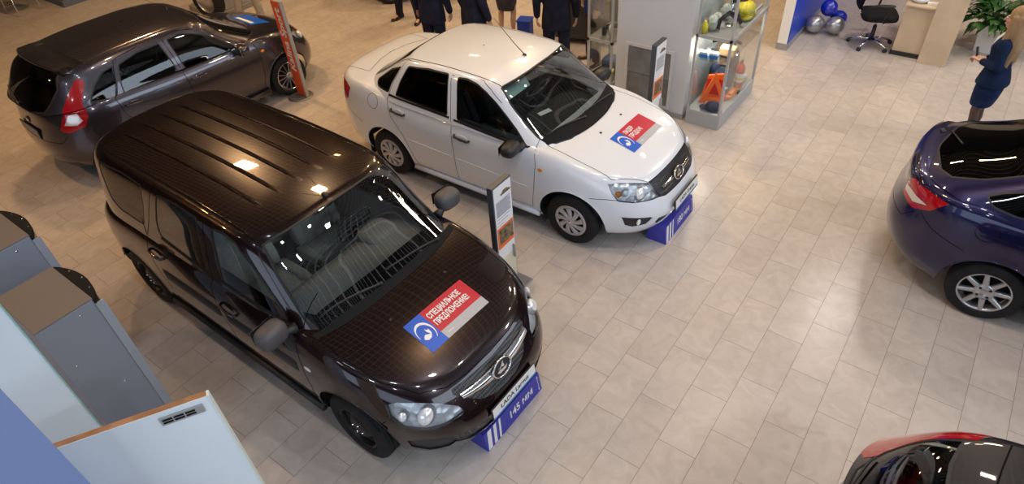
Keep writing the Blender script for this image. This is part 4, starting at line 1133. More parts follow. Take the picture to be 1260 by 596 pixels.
def hatch(kind):
    blk = kind in ('black', 'far'); pm = P_BLACK if blk else P_GREY
    fw = [(-.19, 1.352), (.0, 1.362), (.151, 1.31), (.354, 1.207), (.60, .995), (.66, .96), (.20, .955), (-.15, .95)]
    rw = [(-.84, 1.29), (-.55, 1.345), (-.286, 1.345), (-.25, 1.1), (-.245, .955), (-.6, .958), (-.955, .968), (-.93, 1.1)]
    qw = [(-1.33, 1.03), (-1.21, 1.168), (-1.05, 1.275), (-.895, 1.30), (-.96, 1.1), (-1.04, .97)]
    if blk: qw = [(-1.42, 1.03), (-1.33, 1.22), (-1.18, 1.33), (-.895, 1.33), (-.96, 1.1), (-1.04, .97)]
    fd_u = [(-.235, 1.385), (-.02, 1.398), (.18, 1.345), (.40, 1.225), (.66, .985), (.78, .93), (.78, .80), (-.19, .80), (-.20, 1.0)]
    rd_u = [(-.86, 1.35), (-.55, 1.385), (-.24, 1.385), (-.205, 1.0), (-.195, .80), (-1.06, .80), (-1.06, .97), (-.96, 1.15)]
    fd_l = [(-.20, 1.2), (.78, 1.2), (.84, .95), (.875, .75), (.84, .45), (.80, .28), (-.17, .28), (-.17, .6), (-.19, .9)]
    rd_l = [(-.205, 1.2), (-.195, .9), (-.175, .6), (-.175, .28), (-.80, .28), (-.85, .41), (-.94, .60), (-1.04, .75), (-1.065, .96), (-1.06, 1.2)]
    wsc = rounded([(.02, 1.44), (-.35, 1.43, .03), (-.59, 1.385, .05), (-.68, 1.22), (-.70, 1.03, .03), (-.68, .985, .06), (-.40, .955), (.02, .945)], .0)
    rg = to2('rup', [(-1.45, .02, 1.42), (-1.46, -.30, 1.405), (-1.38, -.56, 1.33), (-1.50, -.62, 1.20), (-1.60, -.60, 1.05), (-1.70, -.55, .96), (-1.80, -.30, .95), (-1.83, .02, .95)])
    tl = to2('rdiag', [(-1.27, -.69, 1.275), (-1.26, -.70, 1.23), (-1.40, -.76, 1.06), (-1.42, -.79, .90), (-1.50, -.79, .80), (-1.66, -.69, .755), (-1.72, -.62, .79), (-1.62, -.66, .97), (-1.47, -.68, 1.17), (-1.33, -.67, 1.29)])
    if blk:
        rg = to2('rup', [(-1.45, .02, 1.42), (-1.46, -.30, 1.405), (-1.42, -.50, 1.385), (-1.68, -.425, 1.28), (-1.76, -.39, 1.19), (-1.82, -.30, 1.05), (-1.83, .02, 1.0)])
        tl = to2('rdiag', [(-1.41, -.545, 1.40), (-1.33, -.62, 1.37), (-1.42, -.70, 1.20), (-1.55, -.76, .98), (-1.60, -.76, .85), (-1.78, -.56, .85), (-1.81, -.40, 1.05), (-1.765, -.425, 1.20), (-1.69, -.45, 1.29), (-1.55, -.50, 1.36)])
    tlw = to2('rdiag', [(-1.60, -.71, .955), (-1.53, -.765, .96), (-1.50, -.785, .87), (-1.56, -.75, .83), (-1.68, -.68, .85)])
    hoodp = [(1.80, .05), (1.79, -.2), (1.75, -.42), (1.60, -.60), (1.2, -.68), (.86, -.67), (.84, -.4), (.90, .05)]
    HL = to2('diag', [(1.50, -.70, .83), (1.60, -.715, .74), (1.68, -.68, .66), (1.82, -.50, .63), (1.86, -.42, .64), (1.80, -.43, .735), (1.66, -.58, .80)])
    gr = [(.02, .73), (-.34, .73), (-.36, .66), (-.30, .60), (.02, .60)]; lg = [(.02, .44), (-.48, .44), (-.56, .34), (-.46, .26), (.02, .25)]
    lab = dict(hatch='dark grey hatchback with a rear roof spoiler, standing behind the orange sign', black='black car seen from behind with tall red tail lamps, only its rear in the frame',
        far='dark car at the top edge with only one wheel in the frame, behind black shoes')[kind]
    cfg = dict(pose=POSE[kind], paint=pm, label=lab, low=HATCH_LOW, top=HATCH_TOP, wb=2.476, arch=.365, hubz=.29, huby=.815, tw=.195, rim=.205, wstyle='thin', steer=0.,
        cabin=[(.80, .05), (.78, -.55), (.5, -.66), (-1.25, -.66), (-1.50, -.50), (-1.60, .05)],
        cuts=[('glass:windshield', 'front', wsc, 'tp'), ('glass:rear_window', 'rup', rg, 'tp'),
              ('glass:fw', 'side', rounded(fw, .03), 'tp'), ('glass:rw', 'side', rounded(rw, .03), 'tp'), ('glass:qw', 'side', rounded(qw, .03), 'tp'),
              ('tl', 'rdiag', tl, 'tp'), ('door_f_up', 'side', fd_u, 'tp'), ('door_r_up', 'side', rd_u, 'tp'),
              ('headlight', 'diag', HL, 'lo'), ('grille', 'front', gr, 'lo'), ('lower_grille', 'front', lg, 'lo'),
              ('hood', 'top', hoodp, 'lo'), ('tlw', 'rdiag', tlw, 'lo'), ('tl', 'rdiag', tl, 'lo'), ('rear_valance', 'rear', [(.02, .36), (-.62, .36), (-.70, .2), (.02, .2)], 'lo'), ('door_f', 'side', fd_l, 'lo'), ('door_r', 'side', rd_l, 'lo')],
        seams=[('top', 'top', hoodp[:7][1:], False), ('x', 'rear', [(0, .63), (-.60, .64), (-.66, .72)], False)],
        panels=['hood', 'grille', 'lower_grille', 'rear_valance'], pmat={'grille': MESHM, 'lower_grille': BLK, 'rear_valance': BLK}, poff={'lower_grille': -.015, 'grille': -.01},
        cglass=[('windshield', G_WS), ('rear_window', G_DARK if not blk else G_SIDE)],
        doors=[dict(name='door_f', win='fw', glass=G_DARK, handle=(-.03, .83), seam=[('side', fd_l[1:7]), ('side', fd_l[6:]+[(-.20, 1.0), (-.235, 1.385), (-.02, 1.398), (.18, 1.345)])], belt=[(-.17, .945), (.62, .95)]),
               dict(name='door_r', win='rw', glass=G_SIDE, handle=(-.90, .85), seam=[('side', rd_l[3:9]+[(-1.06, .97), (-.96, 1.15), (-.86, 1.35), (-.55, 1.385)])], belt=[(-.95, .96), (-.26, .95)])],
        sglass=[('qw', G_SIDE)], headlight=True, lamps=[((1.70, -.58, .70), .06)], taillight=[('tlw', G_TAILW), ('tl', G_RED)], cupm=pm, handlem=pm)
    root, lo, tp, sf, sfl, sft = build_car(cfg)
    for sd in (-1, 1):
        m = MB(); r = sfl.cast((.93, -3, .80), (0, 1, 0)); m.ball((.93, r[0].y*(-sd), .80), .024, ORANGE, 8, None, (1.25, .3, .85)); m.build('side_indicator', root)
        m = MB(); P = [(x, sd*.83, .225) for x in np.linspace(-.85, .86, 8)]; m.tube(P, .04, pm, 6); m.build('sill', root)
    mirror_pair(root, pm, .60, .89, .95)
    if not blk:
        # roof spoiler over the rear glass
        m = MB(); V = []; ys = np.linspace(-.62, .62, 21)
        for y in ys:
            e = (abs(y)/.62)**2.5
            for x, o in ((-1.20+.05*e, .002), (-1.34+.04*e, .022), (-1.50+.10*e, .034), (-1.52+.10*e, .022), (-1.40+.05*e, -.004)):
                xx = max(x, -1.36+.04*e) if x < -1.36 else x
                r = sf.top(xx, y*(.98 if abs(y) > .5 else 1)); z = r[0].z+o-(.02*(xx-x)/.15 if x < xx else 0); V.append((x, y, z))
        m.add(V, [(i*5+k, i*5+(k+1) % 5, (i+1)*5+(k+1) % 5, (i+1)*5+k) for i in range(20) for k in range(5)]+[(0, 1, 2, 3, 4), tuple(100+k for k in (4, 3, 2, 1, 0))], pm, True)
        m.build('roof_spoiler', root)
        ux = (0, 1); m = MB(); sf.decal(m, (1.32, -.02), (0, 1), (-1, 0), .55, .30, S_BLUE); o = m.build('hood_sticker', root)
        m = MB(); sf.decal(m, (1.24, -.02), (0, 1), (-1, 0), .40, .06, S_WHITE, lift=.004); m.build('sticker_stripe', o)
        p, n = sf.top(.25, 0); m = MB(); m.ball(p, .015, BLK, 6); m.tube([p+Vector((0, 0, .005)), p+Vector((-.30, 0, .25))], .0025, BLK, 5); m.build('roof_antenna', root)
    else:
        # lip above the tailgate and rear wiper
        P = []; N = []
        for y in np.linspace(-.57, .57, 21):
            r = sf.top(-1.30+.05*(abs(y)/.57)**2, y); P.append(r[0]); N.append(r[1])
        m = MB(); ribbon(m, P, N, .004, SEAM)
        P = []; N = []
        for y in np.linspace(-.55, .55, 21):
            r = sf.top(-1.05, y); P.append(r[0]); N.append(r[1])
        ribbon(m, P, N, .003, SEAM); m.build('tailgate_gap', root)
    # rear wiper
    m = MB(); P = []
    for q in np.linspace(0, 1, 9):
        r = sft.cast((-3, -.02+.36*q, 1.03+.10*q), (1, 0, 0)); P.append(r[0]+r[1]*.014)
    m.tube(P, .007, BLK, 6); m.ball(P[0], .025, BLK, 6); m.build('rear_wiper', root)
    # rear number plate + emblem
    r = sf.cast((-3, 0, .80), (1, 0, 0)); m = MB(); badge(m, frame(r[0]+Vector((-.004, 0, .02)), (0, -1, 0), (.1, 0, 1)), .10, .066); m.build('badge', root)
    r = sf.cast((-3, 0, .70), (1, 0, 0)); m = MB(); T = frame(r[0]+Vector((-.012, 0, 0)), (0, -1, 0), (.05, 0, 1)); m.box((-.262, -.058, -.01), (.262, .058, 0), BLK, T); m.box((-.255, -.051, 0), (.255, .051, .003), mat('plate_dim', (.16, .16, .17), .4), T); m.build('number_plate', root)
    small_interior(root, DSEAT)
    m = MB(); m.box((-1.68, -.50, .90), (-1.15, .50, .92), DASHD); m.build('parcel_shelf', root)
    return root

def fast():
    fw = [(-.22, 1.43), (-.10, 1.437), (.034, 1.42), (.16, 1.375), (.286, 1.305), (.43, 1.20), (.565, 1.10), (.70, .985), (.39, .995), (-.163, 1.03)]
    rw = [(-.905, 1.37), (-.62, 1.43), (-.33, 1.438), (-.31, 1.22), (-.285, 1.04), (-.65, 1.045), (-1.045, 1.055), (-1.0, 1.22)]
    qw = [(-1.54, 1.115), (-1.44, 1.17), (-1.20, 1.27), (-1.02, 1.33), (-1.10, 1.18), (-1.14, 1.05), (-1.30, 1.045), (-1.47, 1.06)]
    fd_u = [(-.30, 1.462), (-.1, 1.472), (.06, 1.455), (.20, 1.40), (.35, 1.30), (.6, 1.125), (.78, 1.0), (.80, .85), (-.235, .85), (-.24, 1.02)]
    rd_u = [(-.97, 1.40), (-.62, 1.462), (-.305, 1.462), (-.245, 1.02), (-.24, .85), (-1.22, .85), (-1.22, 1.0), (-1.14, 1.20)]
    fd_l = [(-.24, 1.2), (.78, 1.2), (.80, 1.0), (.845, .836), (.83, .60), (.79, .30), (-.20, .28), (-.205, .69), (-.235, .9)]
    rd_l = [(-.245, 1.2), (-.24, .9), (-.21, .69), (-.205, .28), (-.80, .28), (-.85, .41), (-.94, .63), (-1.12, .83), (-1.215, .98), (-1.22, 1.2)]
    wsc = rounded([(.02, 1.452), (-.35, 1.44, .03), (-.575, 1.39, .05), (-.615, 1.27), (-.665, 1.05, .03), (-.66, .985, .06), (-.40, .955), (.02, .945)], .0)
    rg = to2('rup', [(-1.02, .02, 1.455), (-1.04, -.35, 1.435), (-1.16, -.49, 1.37), (-1.36, -.525, 1.275), (-1.60, -.54, 1.18), (-1.80, -.51, 1.092), (-1.90, -.40, 1.078), (-1.97, -.06, 1.06), (-1.975, .02, 1.06)])
    tl = to2('rdiag', [(-2.09, -.45, .95), (-2.11, -.43, .80), (-1.98, -.63, .785), (-1.843, -.72, .865), (-1.74, -.735, .985), (-1.93, -.63, 1.0), (-2.04, -.52, 1.0)])
    hoodp = [(1.90, .05), (1.89, -.2), (1.875, -.40), (1.77, -.50), (1.60, -.66), (1.2, -.675), (.86, -.66), (.84, -.4), (.90, .05)]
    HL = to2('diag', [(1.58, -.70, .80), (1.64, -.72, .715), (1.70, -.71, .645), (1.80, -.63, .62), (1.94, -.46, .60), (1.98, -.375, .60), (1.945, -.395, .66), (1.865, -.41, .742), (1.75, -.52, .775), (1.64, -.63, .80)])
    cfg = dict(pose=POSE['fast'], paint=P_BLUE, label='dark blue fastback with silver alloy wheels, only its rear half in the frame', low=FAST_LOW, top=FAST_TOP, wb=2.476, arch=.365, hubz=.29, huby=.815, tw=.185, rim=.195, wstyle='alloy',
        cabin=[(.80, .05), (.78, -.55), (.5, -.66), (-1.4, -.66), (-1.75, -.52), (-1.88, -.38), (-1.93, .05)],
        cuts=[('glass:windshield', 'front', wsc, 'tp'), ('glass:rear_window', 'rup', rg, 'tp'),
              ('glass:fw', 'side', rounded(fw, .03), 'tp'), ('glass:rw', 'side', rounded(rw, .03), 'tp'), ('glass:qw', 'side', rounded(qw, .03), 'tp'),
              ('door_f_up', 'side', fd_u, 'tp'), ('door_r_up', 'side', rd_u, 'tp'),
              ('headlight', 'diag', HL, 'lo'), ('hood', 'top', hoodp, 'lo'), ('tl', 'rdiag', tl, 'lo'),
              ('door_f', 'side', fd_l, 'lo'), ('door_r', 'side', rd_l, 'lo')],
        seams=[('top', 'top', hoodp[:7][1:], False), ('x', 'rdiag', to2('rdiag', [(-1.906, -.70, .80), (-1.79, -.77, .73), (-1.52, -.84, .66)]), False), ('x', 'rear', [(0, .66), (-.60, .67), (-.66, .78)], False)],
        panels=['hood'], cglass=[('windshield', G_WS), ('rear_window', G_DARK)],
        doors=[dict(name='door_f', win='fw', glass=G_SIDE, handle=(-.085, .857), seam=[('side', fd_l[1:7]), ('side', fd_l[6:]+[(-.24, 1.02), (-.30, 1.462)])], belt=[(-.20, 1.022), (.39, .985), (.74, .97)]),
               dict(name='door_r', win='rw', glass=G_DARK, handle=(-1.02, .912), seam=[('side', rd_l[3:9]+[(-1.22, 1.0), (-1.14, 1.20), (-.97, 1.40)])], belt=[(-1.14, 1.05), (-.65, 1.04), (-.26, 1.03)])],
        sglass=[('qw', G_DARK)], headlight=True, lamps=[((1.83, -.52, .665), .07)], taillight=[('tl', G_RED)], cupm=P_BLUE, handlem=P_BLUE)
    root, lo, tp, sf, sfl, sft = build_car(cfg)
    for sd in (-1, 1):
        m = MB(); P = [(x, sd*.815, .235) for x in np.linspace(-.86, .87, 8)]; m.tube(P, .028, P_BLUE, 6); m.build('sill', root)
        # clear lower segment of the tail lamp
        m = MB(); pts = [(-2.085, -.46, .90), (-2.09, -.47, .84), (-1.99, -.61, .835), (-1.88, -.70, .895), (-1.98, -.62, .905)]
        V = []; Nn = []
        d = PROJ['rdiag'][1]
        c = sum((Vector(p) for p in pts), Vector())/len(pts)
        for p in [c]+[Vector(q) for q in pts]:
            r = sfl.cast(p+d*2, -d); V.append((r[0].x, r[0].y*(-sd), r[0].z)); nn = r[1]; V[-1] = (r[0].x+nn.x*.012, (r[0].y+nn.y*.012)*(-sd), r[0].z+nn.z*.012)
        m.add(V, [(0, k+1, (k+1) % 5+1) for k in range(5)], G_TAILW, True); m.build('reversing_lamp', root)
        if sd < 0:
            P, N = sfl.line([(-1.42+.085*math.cos(a), .88+.075*math.sin(a)) for a in np.linspace(0, 2*PI, 25)[:-1]], 'side', 1, True, sd); m = MB(); ribbon(m, P, N, .0022, SEAM, closed=True); m.build('fuel_flap', root)
    # lip spoiler on the tail
    m = MB(); V = []; ys = np.linspace(-.60, .60, 25)
    for y in ys:
        e = (abs(y)/.60)**2.5
        for x, o in ((-2.02+.10*e, .000), (-2.08+.12*e, .022), (-2.115+.13*e, .030), (-2.11+.13*e, .008)):
            r = sf.top(x, y); V.append((x, y, r[0].z+o))
    m.add(V, [(i*4+k, i*4+k+1, (i+1)*4+k+1, (i+1)*4+k) for i in range(24) for k in range(3)], P_BLUE, True); m.build('tail_spoiler', root)
    mirror_pair(root, P_BLUE)
    m = MB(); P = []
    for q in np.linspace(0, 1, 9):
        r = sf.top(-1.93+.12*q, .30-.30*q); P.append(r[0]+r[1]*.016)
    p0, _ = sf.top(-1.99, .30); m.tube(P, .007, BLK, 6); m.ball(p0, .03, BLK, 6); m.build('rear_wiper', root)
    r = sf.cast((-4, 0, .86), (1, 0, 0)); m = MB(); badge(m, frame(r[0]+Vector((-.004, 0, .02)), (0, -1, 0), (.1, 0, 1)), .10, .066); m.build('badge', root)
    small_interior(root, DSEAT)
    m = MB(); m.box((-1.88, -.50, .93), (-1.10, .50, .95), DASHD); m.build('parcel_shelf', root)
    return root
# ------------------------------------------------------------------ the showroom
def floor_mat():
    m = mat('floor_tiles', (.5, .45, .4), .3); N, L, b = nodes_of(m)
    def M(op, a, bb=None, c=None):
        n = N.new('ShaderNodeMath'); n.operation = op
        for i, v in enumerate((a, bb, c)):
            if v is None: continue
            if isinstance(v, (int, float)): n.inputs[i].default_value = v
            else: L.new(v, n.inputs[i])
        return n.outputs[0]
    tc = N.new('ShaderNodeTexCoord'); sp = N.new('ShaderNodeSeparateXYZ'); L.new(tc.outputs['Object'], sp.inputs[0])
    T = .3002
    u = M('DIVIDE', sp.outputs['X'], T); st = M('FLOOR', u); fu = M('SUBTRACT', u, st)
    par = M('FLOORED_MODULO', st, 2.)
    v = M('DIVIDE', M('ADD', M('DIVIDE', sp.outputs['Y'], T), par), 2.); sv = M('FLOOR', v); fv = M('SUBTRACT', v, sv)
    eu = M('MINIMUM', fu, M('SUBTRACT', 1., fu)); ev = M('MULTIPLY', M('MINIMUM', fv, M('SUBTRACT', 1., fv)), 2.)
    d = M('MULTIPLY', M('MINIMUM', eu, ev), T)
    ln = M('GREATER_THAN', .0018, d)
    cm = N.new('ShaderNodeCombineXYZ'); L.new(st, cm.inputs[0]); L.new(sv, cm.inputs[1])
    wn = N.new('ShaderNodeTexWhiteNoise'); wn.noise_dimensions = '2D'; L.new(cm.outputs[0], wn.inputs['Vector'])
    # cloudy veins, shifted from tile to tile
    va = N.new('ShaderNodeVectorMath'); va.operation = 'MULTIPLY_ADD'; L.new(wn.outputs['Color'], va.inputs[0]); va.inputs[1].default_value = (30, 30, 30); L.new(tc.outputs['Object'], va.inputs[2])
    n1 = N.new('ShaderNodeTexNoise'); n1.inputs['Scale'].default_value = 6; n1.inputs['Detail'].default_value = 6; n1.inputs['Distortion'].default_value = 1.2; L.new(va.outputs[0], n1.inputs['Vector'])
    r1 = N.new('ShaderNodeValToRGB'); r1.color_ramp.elements[0].position = .3; r1.color_ramp.elements[1].position = .7
    r1.color_ramp.elements[0].color = (.47, .415, .375, 1); r1.color_ramp.elements[1].color = (.55, .495, .455, 1)
    L.new(n1.outputs['Fac'], r1.inputs['Fac'])
    hs = N.new('ShaderNodeHueSaturation'); L.new(r1.outputs['Color'], hs.inputs['Color'])
    L.new(M('ADD', .95, M('MULTIPLY', wn.outputs['Value'], .09)), hs.inputs['Value'])
    mx = N.new('ShaderNodeMix'); mx.data_type = 'RGBA'; L.new(ln, mx.inputs[0]); L.new(hs.outputs[0], mx.inputs[6]); mx.inputs[7].default_value = (.20, .155, .13, 1)
    L.new(mx.outputs[2], b.inputs['Base Color'])
    L.new(M('ADD', .27, M('MULTIPLY', ln, .5)), b.inputs['Roughness'])
    return m

def ceil_mat():
    m = mat('grid_ceiling', (.02, .02, .02), .9); N, L, b = nodes_of(m)
    tc = N.new('ShaderNodeTexCoord'); br = N.new('ShaderNodeTexBrick')
    br.offset = 0; br.inputs['Scale'].default_value = 1.; br.inputs['Brick Width'].default_value = .2; br.inputs['Row Height'].default_value = .2; br.inputs['Mortar Size'].default_value = .014
    br.inputs['Mortar Smooth'].default_value = 0
    br.inputs['Color1'].default_value = (.012, .012, .013, 1); br.inputs['Color2'].default_value = (.012, .012, .013, 1); br.inputs['Mortar'].default_value = (.85, .85, .85, 1)
    L.new(tc.outputs['Object'], br.inputs['Vector']); L.new(br.outputs['Color'], b.inputs['Base Color'])
    return m

def room():
    f = MB(); f.box((-17, -8, -.12), (9, 15, 0), floor_mat()); f.build('floor', kind='structure')
    WL = mat('wall_paint', (.045, .045, .05), .8)
    for nm, lo, hi in (('wall_left', (-17.2, -8, 0), (-17, 15, 6.6)), ('wall_right', (9, -8, 0), (9.2, 15, 6.6)), ('wall_back', (-17, 15, 0), (9, 15.2, 6.6)), ('wall_front', (-17, -8.2, 0), (9, -8, 6.6))):
        w = MB(); w.box(lo, hi, WL); w.build(nm, kind='structure')
    c = MB(); c.box((-17, -8, 6.6), (9, 15, 6.7), ceil_mat()); c.build('ceiling', kind='structure')
    # pillar with its grey service panel
    PW = mat('pillar_paint', (.60, .62, .66), .55)
    p = MB(); p.box((-1.66, 3.82, 0), (-.66, 4.75, 6.6), PW, bev=.01); o = p.build('pillar', kind='structure')
    p = MB(); p.box((-1.67, 3.81, 0), (-.65, 4.76, .07), mat('skirting_grey', (.30, .30, .31), .5)); p.build('trim_1', kind='structure')
    # blue partition
    p = MB(); p.box((-.34, 6.46, .0), (-.20, 11.5, 2.6), mat('partition_white', (.80, .80, .78), .5)); p.build('partition', kind='structure')
    p = MB(); p.box((-.1999, 6.47, .10), (-.185, 11.5, 2.6), mat('partition_blue', (.012, .055, .52), .35)); p.build('partition_panel', kind='structure')
    p = MB(); p.box((-.345, 6.45, 0), (-.183, 11.5, .095), mat('skirting_grey', (.3, .3, .31), .5)); p.build('trim_2', kind='structure')

def service_panel():
    m = MB(); F = mat('panel_frame', (.66, .67, .70), .45, .2); G = mat('panel_grey', (.17, .175, .19), .5); noise_col(G, (.14, .145, .155), (.22, .225, .24), 5)
    x0, x1, z0, z1, y = -1.47, -.88, .14, .86, 3.817
    m.box((x0-.035, y-.03, z0-.035), (x1+.035, y, z0), F); m.box((x0-.035, y-.03, z1), (x1+.035, y, z1+.035), F); m.box((x0-.035, y-.03, z0), (x0, y, z1), F); m.box((x1, y-.03, z0), (x1+.035, y, z1), F)
    o = m.build('service_hatch', label='grey service hatch in a pale frame on the white pillar', cat='hatch')
    for a, b in ((z0, (z0+z1)/2-.004), ((z0+z1)/2+.004, z1)):
        q = MB(); q.box((x0, y-.018, a), (x1, y-.004, b), G); q.build('hatch_door', o)

def info_stand(loc, ang, label, h=1.2, group='information stands beside the cars', W=.27):
    """slab with a printed face looking along local +x"""
    e = empty('info_stand', loc, ang, label, 'display stand', None)
    D = mat('stand_grey', (.10, .11, .125), .4, .5); S = mat('stand_side', (.30, .31, .33), .35, .6)
    m = MB(); m.box((-.03, -W/2, .012), (.03, W/2, h), D, bev=.004); m.build('frame', e)
    m = MB(); m.box((-.14, -W/2-.02, 0), (.20, W/2+.02, .014), S, bev=.004); m.build('base', e)
    T = frame(Vector((.0312, 0, 0)), (0, 1, 0), (0, 0, 1))
    m = MB(); m.box((-W/2+.012, h*.30, 0), (W/2-.012, h-.015, .003), mat('poster_white', (.80, .81, .84), .35), T); p = m.build('poster', e)
    m = MB(); m.box((-W/2+.012, .02, 0), (W/2-.012, h*.30-.004, .004), mat('stand_cream', (.72, .68, .52), .4), T); m.build('leaflet_tray', e)
    m = MB(); m.box((W/2-.05, .24*h, .004), (W/2-.035, .37*h, .03), mat('acrylic', (.35, .38, .38), .2), T); m.build('leaflet_clip', e)
    pm = mat('print_orange', (.82, .16, .03), .4); pd = mat('print_dark', (.10, .085, .06), .45); noise_col(pd, (.035, .03, .03), (.30, .20, .10), 22, 6)
    w = W-.024
    m = MB(); m.box((-w/2+.008, h*.42, .003), (w/2-.008, h*.62, .0045), pm, T); m.box((-w/2+.03, h*.455, .0045), (w/2-.012, h*.60, .005), pd, T)
    for (a, b, c) in ((.64, .10, .02), (.67, .16, .02), (.70, .19, .02)): m.box((-w/2+.02, h*a, .003), (-w/2+.02+b, h*a+.004, .0045), mat('print_grey', (.25, .26, .30), .5), T)
    m.box((-w/2+.02, h*.72, .003), (w/2-.02, h*.86, .0040), mat('print_pale', (.50, .52, .58), .5), T)
    for i in range(9): m.box((-w/2+.025, h*.73+i*h*.014, .004), (w/2-.025-.02*(i % 3), h*.73+i*h*.014+.006, .0048), mat('print_grey', (.25, .26, .30), .5), T)
    # small car silhouette in the heading
    m.prism([(x*.075+.04, z*.075+h*.905) for x, z in ((-.9, -.2), (.9, -.2), (.95, 0), (.6, .12), (.3, .36), (-.4, .38), (-.7, .12), (-.95, .02))], .003, .005, pd, T)
    m.build('printing', p)
    return e

def orange_sign():
    e = empty('floor_sign', (-5.70, 1.665, 0), 0, 'tall narrow orange sign on a round grey foot beside the grey hatchback', 'sign')
    m = MB(); m.lathe([(.0005, .022), (.10, .022), (.17, .016), (.185, .004), (.185, 0), (.0005, 0)][::-1], mat('foot_grey', (.22, .21, .20), .4, .5), 40); m.build('base', e)
    m = MB(); m.box((-.05, -.0, .02), (.145, .055, 1.42), mat('sign_side', (.42, .41, .40), .4, .4), bev=.004); m.build('frame', e)
    m = MB(); T = frame(Vector((0, -.0005, 0)), (1, 0, 0), (0, 0, 1)); m.box((-.046, .03, 0), (.122, 1.41, .003), mat('sign_orange', (.80, .10, .02), .35), T); p = m.build('face', e)
    m = MB(); T2 = T @ Matrix.Translation((.045, .86, .0042)) @ Matrix.Rotation(PI/2, 4, 'Z')
    q = MB(); text_mesh('Kalina Sport', .12, Matrix.Identity(4), S_WHITE, q, bold=.003, shear=.2); w = max(v[0] for v in q.v)-min(v[0] for v in q.v)
    text_mesh('Kalina Sport', .15, T2, S_WHITE, m, bold=.004, shear=.2, sx=.92/w*(.12/.15)); m.build('lettering', p)

def clearance_box(pose, x0, x1, y0, y1, h, txt, label):
    c, s = math.cos(pose[2]), math.sin(pose[2])
    e = empty('clearance_box', (pose[0]+c*x1-s*(y0+y1)/2, pose[1]+s*x1+c*(y0+y1)/2, 0), pose[2], label, 'display box')
    w = (y1-y0)/2; d = x1-x0
    m = MB(); prof = [(-d, 0), (0, 0), (-.03, h), (-d+.02, h)]
    T = Matrix(((1, 0, 0, 0), (0, 0, 1, 0), (0, 1, 0, 0), (0, 0, 0, 1)))
    V = [(x, y, z) for y in (-w, w) for x, z in prof]
    m.add(V, [(0, 1, 2, 3), (7, 6, 5, 4), (0, 4, 5, 1), (1, 5, 6, 2), (2, 6, 7, 3), (3, 7, 4, 0)], BOXBLUE); m.build('box', e)
    n = Vector((h, 0, .03)).normalized(); F = frame(Vector((-.015, 0, h/2))+n*.001, (0, 1, 0), (-.03, 0, h))
    m = MB(); W = S_WHITE
    for k, (a, b) in enumerate(((-w+.012, .045), (-w+.085, .034), (-w+.150, .022))):
        q = MB(); q.add([F @ Vector(p) for p in ((a, -h/2+.003, 0), (a+b, -h/2+.003, 0), (a+b+.03, h/2-.003, 0), (a+.03, h/2-.003, 0))], [(0, 1, 2, 3)], W); q.build('stripe', e)
    text_mesh(txt, .10, F @ Matrix.Translation((.09, .0, .0005)), W, m, bold=.002, shear=.1, sx=.95)
    a = w-.03
    m.box((a-.002, -h*.36, 0), (a+.002, h*.36, .0008), W, F)
    for s2 in (-1, 1): m.add([F @ Vector(p) for p in ((a-.01, s2*h*.30, .0008), (a+.01, s2*h*.30, .0008), (a, s2*h*.42, .0008))], [(0, 1, 2)], W)
    m.build('lettering', e)

def glass_case(x0, x1, y0, y1, h, base, shelves, label, posts_in=()):
    e = empty('display_case', ((x0+x1)/2, (y0+y1)/2, 0), 0, label, 'display case')
    cx, cy = (x0+x1)/2, (y0+y1)/2; A = mat('case_aluminium', (.46, .47, .48), .4, .35); g = glass_mat('case_glass', (.93, .95, .95), boost=.35); B = mat('case_base', (.40, .415, .44), .5)
    X0, X1, Y0, Y1 = x0-cx, x1-cx, y0-cy, y1-cy; t = .014
    m = MB(); m.box((X0, Y0, 0), (X1, Y1, base), B, bev=.003); m.build('base', e)
    for x in (X0+t, X1-t):
        for y in (Y0+t, Y1-t):
            m = MB(); m.box((x-t, y-t, base), (x+t, y+t, h), A); m.build('post', e)
    m = MB(); m.box((X0, Y0, h), (X1, Y1, h+.05), A); m.build('top', e)
    for z in shelves:
        m = MB(); m.box((X0+.004, Y0+.004, z-.02), (X1-.004, Y1-.004, z), mat('case_shelf', (.30, .29, .28), .5)); m.box((X0, Y0, z-.035), (X1, Y0+.02, z+.005), A); m.box((X1-.02, Y0, z-.035), (X1, Y1, z+.005), A); m.build('shelf', e)
    for (a, b) in (((X0+.02, Y0+.008, base), (X1-.02, Y0+.013, h)), ((X1-.013, Y0+.02, base), (X1-.008, 0-.01, h)), ((X1-.018, 0+.01, base), (X1-.013, Y1-.02, h)), ((X0+.008, Y0+.02, base), (X0+.013, Y1-.02, h))):
        m = MB(); m.box(a, b, g); m.build('glass_pane', e)
    m = MB(); m.box((X1-.006, -.03, base+.05), (X1+.006, .03, base+.09), BLK); m.build('lock', e)
    return e

def place(o, x, y, z, rz=0.): o.location = (x, y, z); o.rotation_euler = (0, 0, rz); return o

